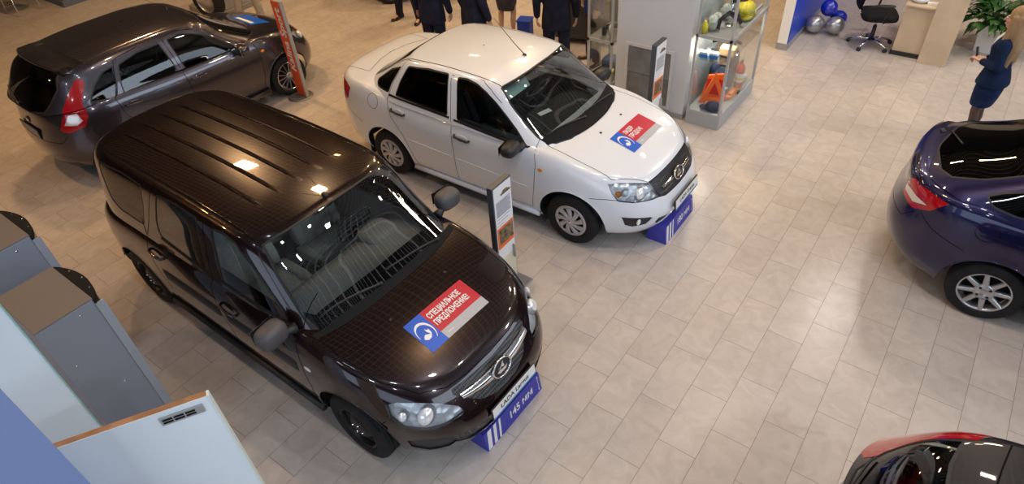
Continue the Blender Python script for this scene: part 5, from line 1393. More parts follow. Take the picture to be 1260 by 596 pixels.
def case_goods():
    """goods in the glass case beside the pillar: x -.60..-.16, y 3.8..4.98"""
    z0, z1 = .215, 1.18
    ORG = mat('triangle_orange', (.98, .16, .02), .35)
    # folding warning triangle
    m = MB(); c = [(0, 0), (.34, 0), (.17, .40)]; ci = [(.078, .048), (.262, .048), (.17, .27)]
    for a in range(3):
        b = (a+1) % 3; P = [(c[a]), (c[b]), (ci[b]), (ci[a])]
        m.prism(P, -.012, .012, ORG)
    o = m.build('warning_triangle', label='orange warning triangle with an open centre, standing in the lower glass case', cat='warning triangle'); o.location = (-.52, 3.975, z0+.004); o.rotation_euler = (PI/2, 0, .62)
    m = MB(); m.prism([(0, 0), (.30, 0), (.26, .34), (.06, .30)], -.02, .02, ORG); m.box((.05, .05, .02), (.25, .26, .024), mat('red_reflector', (.7, .02, .02), .2))
    o = m.build('triangle_pouch', label='flat orange red pouch leaning in the corner of the lower glass case', cat='pouch'); o.location = (-.565, 4.15, z0+.004); o.rotation_euler = (PI/2, 0, .25)
    NAV = mat('navy_cloth', (.012, .02, .06), .9); noise_col(NAV, (.008, .014, .045), (.022, .034, .085), 30)
    def cap(nm, x, y, z, m_, label, rz):
        e = empty('baseball_cap', (x, y, z), rz, label, 'cap'); m = MB()
        prof = [(.088*math.cos(a), .105*math.sin(a)) for a in np.linspace(0, PI/2, 8)]; prof[-1] = (.0005, .105)
        m.lathe([(r*1.0, z) for r, z in prof], m_, 24, Matrix.Diagonal((1.15, 1, 1, 1))); m.build('crown', e)
        q = MB(); V = []
        for i in range(13):
            a = -1.0+2.0*i/12
            V += [(.10*math.cos(a), .086*math.sin(a), .012), (.10*math.cos(a)+.075*math.cos(a*.6), .092*math.sin(a), .004)]
        q.add(V, [(2*i, 2*i+1, 2*i+3, 2*i+2) for i in range(12)], m_, True); q.build('peak', e)
        q = MB(); T = frame(Vector((.10, 0, .055)), (0, 1, 0), (-.35, 0, 1)); q.box((-.03, -.015, 0), (.03, .018, .006), S_WHITE, T); q.build('front_logo', e)
    cap('cap', -.30, 3.905, z0+.002, NAV, 'dark navy cap at the front corner on the floor of the glass case', PI)
    # jackets folded over a rail
    m = MB(); sbox(m, (-.16, -.14, 0), (.14, .14, .30), NAV, 3.5); sbox(m, (-.17, -.10, .05), (-.06, .10, .36), NAV, 3); sbox(m, (.03, -.15, .1), (.13, -.10, .13), S_WHITE, 4)
    o = m.build('folded_jacket', label='dark blue folded jacket behind the orange triangle in the glass case', cat='jacket'); place(o, -.41, 4.41, z0, .0)
    m = MB(); sbox(m, (-.12, -.10, 0), (.12, .10, .50), mat('grey_cloth', (.06, .06, .075), .9), 3.5); m.box((-.03, -.103, .2), (.04, -.097, .24), S_WHITE)
    o = m.build('hanging_vest', label='charcoal vest hanging behind the glass door in the lower case', cat='vest'); place(o, -.44, 4.66, z0, 0)
    # fire extinguisher
    e = empty('fire_extinguisher', (-.25, 4.61, z0), 0, 'small red fire extinguisher with a white and yellow label in the glass case', 'fire extinguisher')
    R_ = mat('ext_red', (.55, .02, .02), .3, 0, .5); m = MB(); m.lathe([(.0005, 0), (.05, 0), (.055, .01), (.055, .27), (.045, .31), (.02, .33), (.02, .35), (.0005, .35)], R_, 20); m.build('cylinder', e)
    m = MB(); m.lathe([(.0562, .09), (.0562, .21)], S_WHITE, 20); m.lathe([(.0566, .12), (.0566, .15)], mat('label_yellow', (.8, .6, .05), .5), 20); m.build('label_band', e)
    m = MB(); m.box((-.012, -.05, .345), (.012, .03, .36), BLK); m.box((-.01, -.06, .37), (.01, .02, .378), BLK); m.build('handle', e)
    # white plastic bag and an orange tool tray
    bag = mat('film_clear', (.62, .62, .64), .25, 0, .6)
    def bagf(x, y, z, w, d, h, label, mm, seed):
        random.seed(seed); m = MB(); n = 12; V = []
        for i in range(n+1):
            ph = -PI/2+PI*i/n
            for j in range(n*2):
                th = PI*j/n; r = 1+.18*(random.random()-.5)
                V.append((w/2*r*math.cos(ph)*math.cos(th), d/2*r*math.cos(ph)*math.sin(th), h/2+h/2*math.sin(ph)*(1 if i in (0, n) else r)))
        c2 = n*2; m.add(V, [(i*c2+j, i*c2+(j+1) % c2, (i+1)*c2+(j+1) % c2, (i+1)*c2+j) for i in range(n) for j in range(c2)], mm, False)
        o = m.build('plastic_bag', label=label, cat='bag', group=None); place(o, x, y, z-min(v[2] for v in m.v)+.002)
    bagf(-.245, 4.79, z0, .08, .08, .12, 'crumpled clear plastic bag low in the far corner of the glass case', bag, 1)
    m = MB(); m.box((-.045, -.13, 0), (.045, .13, .05), mat('tray_orange', (.75, .22, .05), .4), bev=.012); m.box((-.03, -.10, .05), (.03, .08, .075), mat('tray_orange', (.75, .22, .05), .4), bev=.008)
    o = m.build('tool_case', label='low orange tool case on the case floor by the glass door', cat='tool case'); place(o, -.235, 4.35, z0, .0)
    # boxes just under the middle shelf, on a small inner ledge
    m = MB(); m.box((-.575, 3.83, .86), (-.19, 4.92, .872), glass_mat('case_glass', (.9, .92, .92)), bev=0); 
    ob = m.build('glass_shelf', label='thin glass shelf below the middle shelf of the corner glass case', cat='shelf')
    for k, (x, y) in enumerate(((-.51, 3.90), (-.39, 3.92))):
        m = MB(); m.box((-.05, -.03, 0), (.05, .03, .07), mat('pack_white', (.75, .77, .8), .4)); m.box((-.0505, -.0305, .0), (.0505, .0305, .042), mat('pack_blue', (.02, .22, .65), .4))
        place(m.build('spare_part_carton', label=['blue and white carton nearest the pillar on the thin glass shelf', 'blue and white carton second from the pillar on the thin glass shelf'][k], cat='carton', group='small cartons in the glass case'), x, y, .872, .1)
    m = MB(); m.box((-.09, -.07, 0), (.09, .07, .09), mat('carton_brown', (.42, .27, .13), .7), bev=.004); place(m.build('brown_carton', label='plain brown carton on the thin glass shelf of the corner case', cat='carton'), -.29, 4.10, .873, .1)
    m = MB(); m.tube([(-.16, 0, .02), (-.05, .02, .05), (.08, .0, .06), (.18, .03, .02)], .02, BLKM, 8); m.tube([(.1, 0, .05), (.12, -.06, .03)], .015, BLKM, 6); place(m.build('black_hose', label='short black rubber hose lying across the thin glass shelf', cat='hose'), -.40, 4.30, .895, .2)
    # upper shelf goods
    Y = mat('helmet_yellow', (.80, .68, .02), .35)
    m = MB(); m.ball((0, 0, 0), .12, Y, 10, None, (1.35, .9, .8)); sbox(m, (-.16, -.11, -.09), (.16, .11, -.05), Y, 4)
    place(m.build('yellow_bag', label='bright yellow accessory bag on the upper shelf behind the glass', cat='bag'), -.30, 4.52, z1+.10, PI/2)
    m = MB(); m.tube([(-.16, 0, 0), (-.12, .02, .10), (0, .03, .16), (.12, .02, .10), (.17, 0, 0)], .022, BLKM, 8); m.tube([(-.17, .04, .0), (-.1, .05, .09), (.02, .05, .13), (.15, .04, .03)], .018, BLK, 8)
    place(m.build('wheel_arch_trim', label='curved black wheel arch trims standing on the upper shelf', cat='trim'), -.33, 4.10, z1+.03, 1.0)
    for k, (x, y, s) in enumerate(((-.485, 3.96, .75), (-.49, 4.12, .65), (-.47, 4.33, .8))):
        bagf(x, y, z1, .16*s, .16*s, .24*s, ['pale film wrapped parcel on the upper shelf nearest the pillar', 'smaller film wrapped parcel beside the arch trims on the upper shelf', 'large film wrapped parcel at the back of the upper shelf'][k], mat('film_green', (.48, .52, .46), .35, 0, .5), 3+k)
    m = MB(); m.lathe([(.0005, 0), (.035, 0), (.035, .10), (.012, .13), (.012, .15), (.0005, .15)], Y, 16); place(m.build('yellow_bottle', label='small yellow bottle at the pillar side of the upper shelf', cat='bottle'), -.53, 3.855, z1+.001)
    cap('cap', -.345, 4.20, z1+.335, BLKM, 'black cap hooked high in the upper part of the glass case', -.4)
    m = MB(); m.tube([(-.36, 4.20, z1+.004), (-.36, 4.20, z1+.325)], .012, CHR, 8); m.lathe([(.0005, 0), (.06, 0), (.06, .008), (.0005, .008)], CHR, 16, Matrix.Translation((-.36, 4.20, z1+.001))); m.build('cap_stand', label='thin chrome stand carrying the black cap on the upper shelf', cat='stand')
    m = MB(); m.tube([(0, -.16, .02), (0, .16, .02)], .010, S_WHITE, 6); m.tube([(0, -.16, .02), (.02, -.18, .01)], .009, S_WHITE, 6); place(m.build('wiper_blade', label='white wiper blade lying at the far end of the upper shelf', cat='wiper blade'), -.24, 4.80, z1, 0)
    m = MB(); sbox(m, (-.09, -.08, 0), (.09, .08, .26), mat('film_green', (.48, .52, .46), .35), 3); m.box((-.04, -.085, .1), (.05, -.078, .2), BLK); place(m.build('boxed_lamp', label='grey boxed lamp at the back left of the upper shelf', cat='boxed lamp'), -.475, 4.72, z1+.003)

def left_case_goods():
    m = MB(); sbox(m, (-.14, -.12, 0), (.14, .12, .22), mat('navy_cloth', (.012, .02, .06), .9), 3.5); place(m.build('dark_bag', label='dark blue bag at the bottom of the glass case left of the pillar', cat='bag'), -1.92, 4.22, .215)
    m = MB(); m.tube([(-.11, 0, 0), (.11, .1, .06)], .035, BLK, 10); place(m.build('silencer', label='black exhaust silencer across the case left of the pillar', cat='silencer'), -1.93, 4.15, .84)
    m = MB(); m.lathe([(.0005, 0), (.035, 0), (.035, .12), (.015, .15), (.0005, .15)], S_WHITE, 14); place(m.build('white_bottle', label='white bottle on the shelf of the case left of the pillar', cat='bottle'), -1.84, 4.0, .83)
    m = MB(); m.lathe([(.0005, 0), (.03, 0), (.03, .10), (.015, .13), (.0005, .13)], BLK, 14); place(m.build('black_bottle', label='black bottle beside the white bottle in the left glass case', cat='bottle'), -1.93, 3.97, .83)
    m = MB(); m.box((-.06, -.05, 0), (.06, .05, .11), mat('label_yellow', (.8, .6, .05), .5), bev=.005); place(m.build('yellow_carton', label='yellow carton low in the glass case left of the pillar', cat='carton'), -1.86, 4.03, .215, .3)

def balloons():
    BB = mat('balloon_blue', (.005, .02, .42), .12, 0, 1.); BS = mat('balloon_silver', (.42, .42, .44), .28, .7, .8)
    for x, y, z, r, m_, lab in ((.06, 7.50, .335, .125, BB, 'blue balloon on top of the balloon cluster by the blue partition'), (.20, 7.66, .14, .12, BB, 'blue balloon half hidden behind the silver ones'), (-.04, 7.27, .145, .13, BS, 'silver balloon touching the blue partition'), (.235, 7.35, .145, .13, BS, 'silver balloon nearest the office chair')):
        m = MB(); prof = []
        for k in range(15):
            a = PI*k/14; prof.append((r*math.sin(a)*(1-.06*math.cos(a)) + .0005, -r*math.cos(a)*1.06))
        m.lathe(prof, m_, 24); o = m.build('balloon', label=lab, cat='balloon', group='balloons by the blue partition'); o.location = (x, y, z+.005)
        q = MB(); q.lathe([(.0005, -r*1.06), (.010, -r*1.06-.012), (.012, -r*1.06-.016), (.0005, -r*1.06-.014)], m_, 10); k = q.build('knot', o); 
        o.rotation_euler = (PI*.62, .4, x*9)

def office_chair():
    e = empty('office_chair', (.80, 7.22, 0), .35, 'black office chair with a mesh back and a chrome star base', 'chair')
    for k in range(5):
        a = 2*PI*k/5+.3; c, s = math.cos(a), math.sin(a)
        m = MB(); m.tube([(0, 0, .10), (.15*c, .15*s, .10), (.29*c, .29*s, .065)], .02, CHR, 8, radii=[.026, .02, .014]); o = m.build('base_arm', e)
        q = MB(); 
        for t in (-.014, .014): q.lathe([(.0005, t-.009), (.026, t-.009), (.028, t), (.026, t+.009), (.0005, t+.009)], BLK, 14, Matrix.Translation((.30*c, .30*s, .028)) @ Matrix.Rotation(a, 4, 'Z'), axis='y')
        q.build('caster', o)
    m = MB(); m.tube([(0, 0, .08), (0, 0, .30)], .028, BLK, 12); m.tube([(0, 0, .30), (0, 0, .42)], .018, CHR, 10); m.build('gas_lift', e)
    m = MB(); sbox(m, (-.24, -.25, .42), (.25, .25, .52), BLKM, 4.5); m.build('seat', e)
    m = MB(); V = []
    for i in range(9):
        z = .60+.55*i/8
        for j in range(9):
            y = -.22+.44*j/8; V.append((-.24-.05*math.cos(i/8*PI)-.02*(1-(y/.22)**2), y*(1-.12*(i/8)**2), z))
    m.add(V, [(i*9+j, i*9+j+1, (i+1)*9+j+1, (i+1)*9+j) for i in range(8) for j in range(8)], BLKM, True)
    m.add([(v[0]-.02, v[1], v[2]) for v in V], [(i*9+j, (i+1)*9+j, (i+1)*9+j+1, i*9+j+1) for i in range(8) for j in range(8)], BLKM, True); m.build('backrest', e)
    for s in (-1, 1):
        m = MB(); m.tube([(.02, s*.27, .46), (.05, s*.30, .62), (.08, s*.31, .68), (-.10, s*.30, .70), (-.22, s*.26, .66)], .014, BLK, 8); sbox(m, (-.12, s*.30-.03, .685), (.12, s*.30+.03, .715), BLK, 4); m.build('armrest', e)
    m = MB(); m.tube([(-.05, 0, .43), (-.26, 0, .50), (-.29, 0, .80)], .022, CHR, 8); m.build('back_stem', e)
    m = MB(); m.ball((.06, -.20, .40), .035, CHR, 8, None, (.5, 1, 1)); m.build('tilt_knob', e)

def desk():
    BI = mat('birch', (.56, .43, .28), .42); noise_col(BI, (.54, .42, .285), (.64, .51, .36), 4, 5, lo=.3, hi=.7)
    e = empty('desk', (1.33, 7.4, 0), 0, 'pale birch office desk behind the tall birch panel', 'desk')
    m = MB(); m.box((-.20, -.34, .06), (.17, -.32, .72), BI); m.build('side_panel', e)
    m = MB(); m.box((-.22, -.36, .0), (.17, -.30, .06), BLK); m.build('plinth', e)
    m = MB(); m.box((-.21, -.40, .72), (.22, .85, .745), BI, bev=.003); m.build('desk_top', e)
    m = MB(); m.box((-.20, -.32, .06), (-.18, .78, .70), BI); m.build('modesty_panel', e)
    m = MB(); m.box((.18, -.30, 0), (.20, .8, .72), BI); m.build('end_panel', e)
    m = MB(); m.box((1.50, 6.93, 0), (1.85, 6.965, 2.3), BI, bev=.002); m.build('tall_panel', label='tall upright birch panel standing in front of the desk', cat='panel')
    # things on the desk
    m = MB(); m.box((-.08, -.03, 0), (.08, .03, .03), S_WHITE, bev=.004); place(m.build('card_box', label='small white card box on the birch desk top', cat='box'), 1.44, 7.14, .745, .1)
    m = MB(); m.lathe([(.0005, 0), (.10, 0), (.13, .05), (.12, .055), (.09, .012), (.0005, .01)], mat('bowl_white', (.66, .66, .72), .25), 24); place(m.build('bowl', label='white bowl at the edge of the birch desk top', cat='bowl'), 1.26, 7.20, .745)
    m = MB(); m.box((-.13, -.09, 0), (.13, .09, .012), BLK, bev=.003); m.tube([(0, 0, .01), (0, 0, .12)], .015, BLK, 8); m.box((-.24, -.01, .12), (.24, .02, .42), BLK, bev=.006); place(m.build('monitor', label='black monitor standing on the birch desk', cat='monitor'), 1.32, 7.62, .745, .2)

def plant():
    PT = mat('pot_white', (.74, .74, .73), .35)
    e = empty('potted_plant', (2.24, 7.84, 0), 0, 'leafy peace lily with a white bloom in a square white pot', 'potted plant')
    m = MB(); w0, w1 = .15, .18
    V = [(s*w0, t*w0, 0) for s, t in ((-1, -1), (1, -1), (1, 1), (-1, 1))]+[(s*w1, t*w1, .42) for s, t in ((-1, -1), (1, -1), (1, 1), (-1, 1))]+[(s*(w1-.015), t*(w1-.015), .42) for s, t in ((-1, -1), (1, -1), (1, 1), (-1, 1))]+[(s*(w1-.015), t*(w1-.015), .37) for s, t in ((-1, -1), (1, -1), (1, 1), (-1, 1))]
    F = [(3, 2, 1, 0)]+[(i, (i+1) % 4, 4+(i+1) % 4, 4+i) for i in range(4)]+[(4+i, 4+(i+1) % 4, 8+(i+1) % 4, 8+i) for i in range(4)]+[(8+i, 8+(i+1) % 4, 12+(i+1) % 4, 12+i) for i in range(4)]
    m.add(V, F, PT); o = m.build('pot', e)
    q = MB(); q.box((-.165, -.165, .36), (.165, .165, .375), mat('soil', (.03, .02, .015), .95)); q.build('soil', o)
    G = mat('leaf_green', (.035, .11, .02), .35); noise_col(G, (.012, .05, .010), (.045, .13, .025), 7)
    random.seed(5)
    m = MB(); 
    for k in range(190):
        a = random.uniform(0, 2*PI); rad = random.uniform(.02, .12); el = random.uniform(.15, 1.25); L = random.uniform(.35, .62)
        base = Vector((rad*math.cos(a), rad*math.sin(a), .37)); d = Vector((math.cos(a)*math.cos(el), math.sin(a)*math.cos(el), math.sin(el)))
        st = L*random.uniform(.35, .7); tip = base+d*st
        m.tube([base, base+d*st*.5+Vector((0, 0, .02)), tip], .003, G, 4)
        w = random.uniform(.040, .062); n = 7; ll = random.uniform(.14, .23); side = Vector((-math.sin(a), math.cos(a), 0))
        V = []; droop = random.uniform(.5, 1.3)
        for i in range(n+1):
            t = i/n; ang = el-droop*t*1.4; p = tip+Vector((math.cos(a), math.sin(a), 0))*ll*t*math.cos(max(-1.2, el-droop*t*.7))+Vector((0, 0, 1))*ll*t*math.sin(el-droop*t*.9)
            ww = w*max(0, math.sin(PI*min(1, t*1.05+.04)))**.8 if t < .97 else .001
            V += [p-side*ww+Vector((0, 0, .006)), p-Vector((0, 0, .004)), p+side*ww+Vector((0, 0, .006))]
        m.add(V, [(i*3+j, i*3+j+1, (i+1)*3+j+1, (i+1)*3+j) for i in range(n) for j in range(2)], G, True)
    m.build('foliage', e, kind='stuff')
    b = MB(); b.tube([(0, 0, .38), (-.08, -.10, .85), (-.10, -.14, 1.02)], .004, G, 5); V = []
    for i in range(7):
        t = i/6; w = .05*math.sin(PI*min(.99, t+.03)); V += [(-.10-w, -.15, 1.0+.14*t), (-.10, -.17+.02*t, 1.0+.14*t), (-.10+w, -.15, 1.0+.14*t)]
    b.add(V, [(i*3+j, i*3+j+1, (i+1)*3+j+1, (i+1)*3+j) for i in range(6) for j in range(2)], mat('bloom_white', (.85, .86, .80), .5), True); b.tube([(-.10, -.175, 1.02), (-.10, -.185, 1.09)], .008, mat('spadix', (.65, .6, .25), .6), 6); b.build('flower', e)

def lockers():
    GM = mat('cabinet_grey', (.27, .31, .385), .42, .25); GT = mat('cabinet_top', (.165, .155, .155), .5, .2); GE = mat('cabinet_edge', (.36, .41, .48), .35, .3)
    for x0, x1, y0, y1, lab in ((-2.60, -2.03, -3.02, -2.645, 'tall grey metal cabinet nearest the white panel, its black curved front edge towards the cars'), (-3.70, -3.13, -2.98, -2.57, 'tall grey metal cabinet at the left edge, behind the first grey cabinet')):
        e = empty('metal_cabinet', ((x0+x1)/2, (y0+y1)/2, 0), 0, lab, 'cabinet', 'grey metal cabinets'); w, d = (x1-x0)/2, (y1-y0)/2; h = 1.5
        m = MB(); m.box((-w, -d, 0), (w, d, h-.012), GM, bev=.004); m.build('body', e)
        m = MB(); m.box((-w-.002, -d-.002, h-.012), (w+.002, d+.002, h), GT, bev=.002); o = m.build('top', e)
        m = MB(); n = 16; V = []
        P = [(w+.004-2*(w+.004)*i/n, d+.012+.075*max(0, math.sin(PI*i/n))**.8) for i in range(n+1)]
        m.prism([(-w-.004, d)]+P[::-1]+[(w+.004, d)], h-.05, h-.012, BLKM); m.build('front_cap', e)
        m = MB(); Q = [(x, y-.006) for x, y in P]; m.prism([(-w, d)]+Q[::-1]+[(w, d)], .03, h-.05, mat('cabinet_glass', (.02, .02, .025), .1)); m.build('front_panel', e)
        for s in (-1, 1):
            m = MB(); m.box((s*w-.004, d-.001, .0), (s*w+.006, d+.055, h-.05), GE); m.build('edge_strip', e)
        for p in ((w+.001, d*.4, h-.07), (w+.001, d*.35, h-.75), (w+.001, -d*.6, h-.4)):
            m = MB(); m.ball(p, .009, CHR, 6, None, (.5, 1, 1)); m.build('screw', e)
        for t in (.25, .5, .8):
            m = MB(); i = int(n*t); m.ball((P[i][0], P[i][1]-.018, h-.012), .007, CHR, 6, None, (1, 1, .5)); m.build('cap_screw', e)

def near_panels():
    LW = mat('laminate_white', (.66, .70, .73), .38); noise_col(LW, (.74, .80, .82), (.79, .84, .86), 2)
    WD = mat('wood_edge', (.36, .16, .07), .5); noise_col(WD, (.27, .11, .045), (.46, .22, .10), 9, 5)
    a = Vector((-.66, -3.575, 0)); b = Vector((-.187, -2.777, 0)); d = (b-a).normalized(); n = Vector((d.y, -d.x, 0)); h = 2.0; L = (b-a).length
    e = empty('upright_board', a, 0, 'white laminated board with a brown wooden top edge and a metal vent, nearest the camera', 'board')
    T = Matrix(((d.x, n.x, 0, 0), (d.y, n.y, 0, 0), (0, 0, 1, 0), (0, 0, 0, 1)))
    m = MB(); m.box((0, -.032, 0), (L, -.004, h-.004), LW, T); m.build('panel', e)
    m = MB(); m.box((0, -.034, h-.004), (L-.004, -.004, h), WD, T); m.build('wooden_edge', e)
    m = MB(); m.box((0, -.004, 0), (L-.012, 0, h-.002), LW, T); m.build('face_sheet', e)
    m = MB(); m.box((L-.012, -.034, 0), (L, .002, h+.001), mat('edge_band', (.70, .76, .72), .4), T); m.build('edge_band', e)
    # metal vent plate
    q = MB(); A = mat('vent_metal', (.42, .44, .43), .35, .7); q.box((L-.235, .0, h-.090), (L-.045, .008, h-.035), A, T, bev=.002); o = q.build('vent_plate', e)
    q = MB()
    for i in range(3): q.box((L-.225+.05*i, .008, h-.078), (L-.182+.05*i, .0095, h-.066), BLKM, T); q.box((L-.225+.05*i, .008, h-.060), (L-.182+.05*i, .0095, h-.048), BLKM, T)
    q.build('vent_slots', o)
    m = MB(); m.box((-1.36, -4.6, 0), (-1.30, -3.10, 2.6), mat('panel_white', (.70, .80, .88), .5), bev=.002); o = m.build('white_screen', label='plain white upright screen between the grey cabinet and the blue screen', cat='screen')
    m = MB(); m.box((-1.302, -3.104, 0), (-1.296, -3.098, 2.6), mat('edge_green', (.25, .52, .42), .4)); m.build('edge_strip', o)
    m = MB(); m.box((-.25, -4.8, 0), (-.18, -3.325, 2.9), mat('panel_lavender', (.20, .27, .50), .5), bev=.003); m.build('blue_screen', label='lavender blue upright screen filling the bottom left corner', cat='screen')

def back_props():
    # low plinth with a display wheel behind the grey hatchback
    PG = mat('plinth_grey', (.24, .235, .22), .5)
    e = empty('wheel_plinth', (-9.95, 3.35, 0), 0, 'grey plinth behind the grey hatchback, beside the pale trousers', 'plinth')
    m = MB(); m.box((-.55, -.45, 0), (.45, .45, .10), PG, bev=.01); m.build('base', e); m = MB(); m.box((-.30, -.25, .10), (.42, .38, .75), mat('plinth_light', (.30, .30, .33), .5), bev=.01); m.build('block', e)
    w = empty('wheel'); w.parent = e
    m = MB(); m.lathe([(.21, -.09), (.24, -.10), (.30, -.09), (.32, -.06), (.32, .06), (.30, .09), (.24, .10), (.21, .09)], RUB, 36, axis='y'); m.build('tyre', w)
    m = MB(); m.lathe([(.212, -.08), (.19, -.05), (.05, -.04), (.0005, -.05)], ALU, 24, axis='y'); m.build('rim', w); w.location = (.50, -.57, .42); w.rotation_euler = (0, 0, .2)
    # black trolley with a blue bin
    e = empty('trolley', (-3.05, 5.40, 0), .3, 'black table with white papers behind the dark suited men', 'table')
    m = MB(); m.box((-.50, -.30, .68), (.50, .30, .74), BLK, bev=.01); m.build('top', e)
    m = MB(); m.box((-.45, -.25, .10), (.45, .25, .68), mat('trolley_grey', (.04, .04, .045), .6)); m.build('body', e)
    m = MB(); m.box((-.15, -.11, 0), (.15, .11, .004), S_WHITE); place(m.build('paper_sheet', label='white sheet of paper on the black table', cat='paper'), -2.98, 5.30, .741, .5)
    m = MB(); m.prism([(-.10, -.10), (.10, -.10), (.10, .10), (-.10, .10)], 0, .48, mat('bin_blue', (.01, .05, .40), .4)); o = m.build('blue_bin', label='bright blue bin standing between the skirt and the dark suited man', cat='bin'); place(o, -3.68, 4.60, 0, .3)
    m = MB(); m.box((-.11, -.11, .48), (.11, .11, .50), mat('bin_blue', (.01, .05, .40), .4)); m.build('rim', o)
    # chairs and counter in the far top left corner
    G = mat('counter_grey', (.17, .19, .22), .5)
    m = MB(); m.box((-14.6, 1.75, 0), (-13.15, 4.6, 1.0), G, bev=.01); m.box((-14.6, 1.70, 0), (-13.10, 4.62, .12), mat('counter_kick', (.10, .13, .18), .5)); m.build('counter', label='low grey counter in the far top left corner', cat='counter')
    for k, (x, y, r, lab) in enumerate(((-13.72, 1.18, .1, 'metal framed chair nearest the grey counter'), (-13.95, .25, -.2, 'metal framed chair cut by the left edge of the frame'))):
        e = empty('metal_chair', (x, y, 0), r, lab, 'chair', 'metal framed chairs in the corner')
        for sx, sy in ((-1, -1), (1, -1), (1, 1), (-1, 1)):
            m = MB(); m.tube([(sx*.24, sy*.23, 0), (sx*.20, sy*.20, .45)], .012, CHR, 8); m.build('leg', e)
        m = MB(); sbox(m, (-.23, -.22, .43), (.23, .22, .50), BLKM, 4.5); m.build('seat', e)
        m = MB(); sbox(m, (-.26, -.22, .55), (-.20, .22, .95), BLKM, 4.5); m.tube([(-.22, -.18, .45), (-.24, -.18, .9)], .012, CHR, 6); m.tube([(-.22, .18, .45), (-.24, .18, .9)], .012, CHR, 6); m.build('backrest', e)
    # tall stool legs left of the partition
    e = empty('bar_stool', (-.70, 8.75, 0), .2, 'dark bar stool left of the blue partition, only its legs in the frame', 'stool')
    for sx, sy in ((-1, -1), (1, -1), (1, 1), (-1, 1)):
        m = MB(); m.tube([(sx*.19, sy*.19, 0), (sx*.13, sy*.13, .72)], .014, mat('stool_brown', (.05, .025, .015), .5), 8); m.build('leg', e)
    m = MB(); sbox(m, (-.19, -.19, .72), (.19, .19, .79), mat('stool_brown', (.05, .025, .015), .5), 4); m.build('seat', e)

# ------------------------------------------------------------------ people
SKIN = mat('skin', (.56, .33, .24), .5); noise_col(SKIN, (.52, .30, .215), (.60, .36, .27), 14)
def blob(mb, a, b, ra, rb, m, n=12, sq=1.0):
    """tapered capsule between a and b"""
    a, b = Vector(a), Vector(b); mb.tube([a+(b-a)*t for t in (0, .25, .5, .75, 1)], 1, m, n, radii=[ra+(rb-ra)*t for t in (0, .25, .5, .75, 1)])
    mb.ball(a, ra, m, 7); mb.ball(b, rb, m, 7)
def chain(mb, pts, radii, m, n=12):
    for i in range(len(pts)-1): blob(mb, pts[i], pts[i+1], radii[i], radii[i+1], m, n)
def sect(mb, secs, m, n=20):
    """closed elliptical loft: (x, y, z, rx, ry)"""
    V = []
    for x, y, z, rx, ry in secs:
        for k in range(n): a = 2*PI*k/n; V.append((x+rx*math.copysign(abs(math.cos(a))**.85, math.cos(a)), y+ry*math.copysign(abs(math.sin(a))**.85, math.sin(a)), z))
    F = [(i*n+k, i*n+(k+1) % n, (i+1)*n+(k+1) % n, (i+1)*n+k) for i in range(len(secs)-1) for k in range(n)]
    F += [tuple(range(n))[::-1], tuple((len(secs)-1)*n+k for k in range(n))]
    mb.add(V, F, m, True)
def fuse(o, vox, sm=4):
    r = o.modifiers.new('r', 'REMESH'); r.mode = 'VOXEL'; r.voxel_size = vox; r.use_smooth_shade = True
    s = o.modifiers.new('s', 'SMOOTH'); s.iterations = sm; s.factor = .5
    return o
def hand(mb, w, d, up, side, m, curl=.5):
    """hand at wrist w pointing along d, back of hand towards up; side=+1/-1 thumb direction"""
    d = Vector(d).normalized(); up = Vector(up); up = (up-d*up.dot(d)).normalized(); s = d.cross(up)*side
    w = Vector(w)
    pal = w+d*.045
    for k in range(4):
        o = (k-1.5)*.019; blob(mb, w+d*.012+s*o*.7, w+d*.085+s*o, .014, .0115, m, 8)
    for k in range(4):
        L = (.072, .080, .074, .058)[k]; o = (1.5-k)*.0195; p = w+d*.088+s*o; c = curl
        q = p+(d*math.cos(c*.6)-up*math.sin(c*.6))*L*.45; r = q+(d*math.cos(c*1.5)-up*math.sin(c*1.5))*L*.32; t = r+(d*math.cos(c*2.2)-up*math.sin(c*2.2))*L*.23
        chain(mb, [p, q, r, t], [.0098, .0088, .008, .007], m, 8)
    p = w+d*.025+s*.028; q = p+(d*.6+s*.7-up*.2).normalized()*.035; r = q+(d*.9+s*.2-up*.3).normalized()*.028; t = r+(d-up*.3).normalized()*.022
    chain(mb, [p, q, r, t], [.013, .011, .0095, .008], m, 8)

def head(mb, c, f, m, R=.098):
    """c centre of head, f unit facing direction"""
    f = Vector(f).normalized(); s = Vector((-f.y, f.x, 0)); u = Vector((0, 0, 1))
    M4 = Matrix(((f.x, s.x, 0, c[0]), (f.y, s.y, 0, c[1]), (f.z, s.z, 1, c[2]), (0, 0, 0, 1)))
    mb.ball((-.005, 0, .025), R, m, 12, M4, (.98, .80, 1.0))
    mb.ball((.022, 0, -.035), .072, m, 10, M4, (.95, .86, 1.1))
    mb.ball((.050, 0, -.092), .026, m, 8, M4, (1, 1.1, .8))
    blob(mb, M4 @ Vector((.092, 0, .012)), M4 @ Vector((.108, 0, -.026)), .009, .014, m, 8)      # nose
    mb.ball((.086, 0, -.060), .017, m, 8, M4, (.7, 1.5, .7))                                        # lips
    for t in (-1, 1):
        mb.ball((0, t*.080, -.01), .030, m, 8, M4, (.7, .35, 1.05))                                  # ears
        mb.ball((.078, t*.034, .022), .016, m, 7, M4, (.6, 1.2, .7))                                 # brow
        mb.ball((.066, t*.045, -.028), .024, m, 7, M4, (.7, .8, .8))                                 # cheek
    return M4
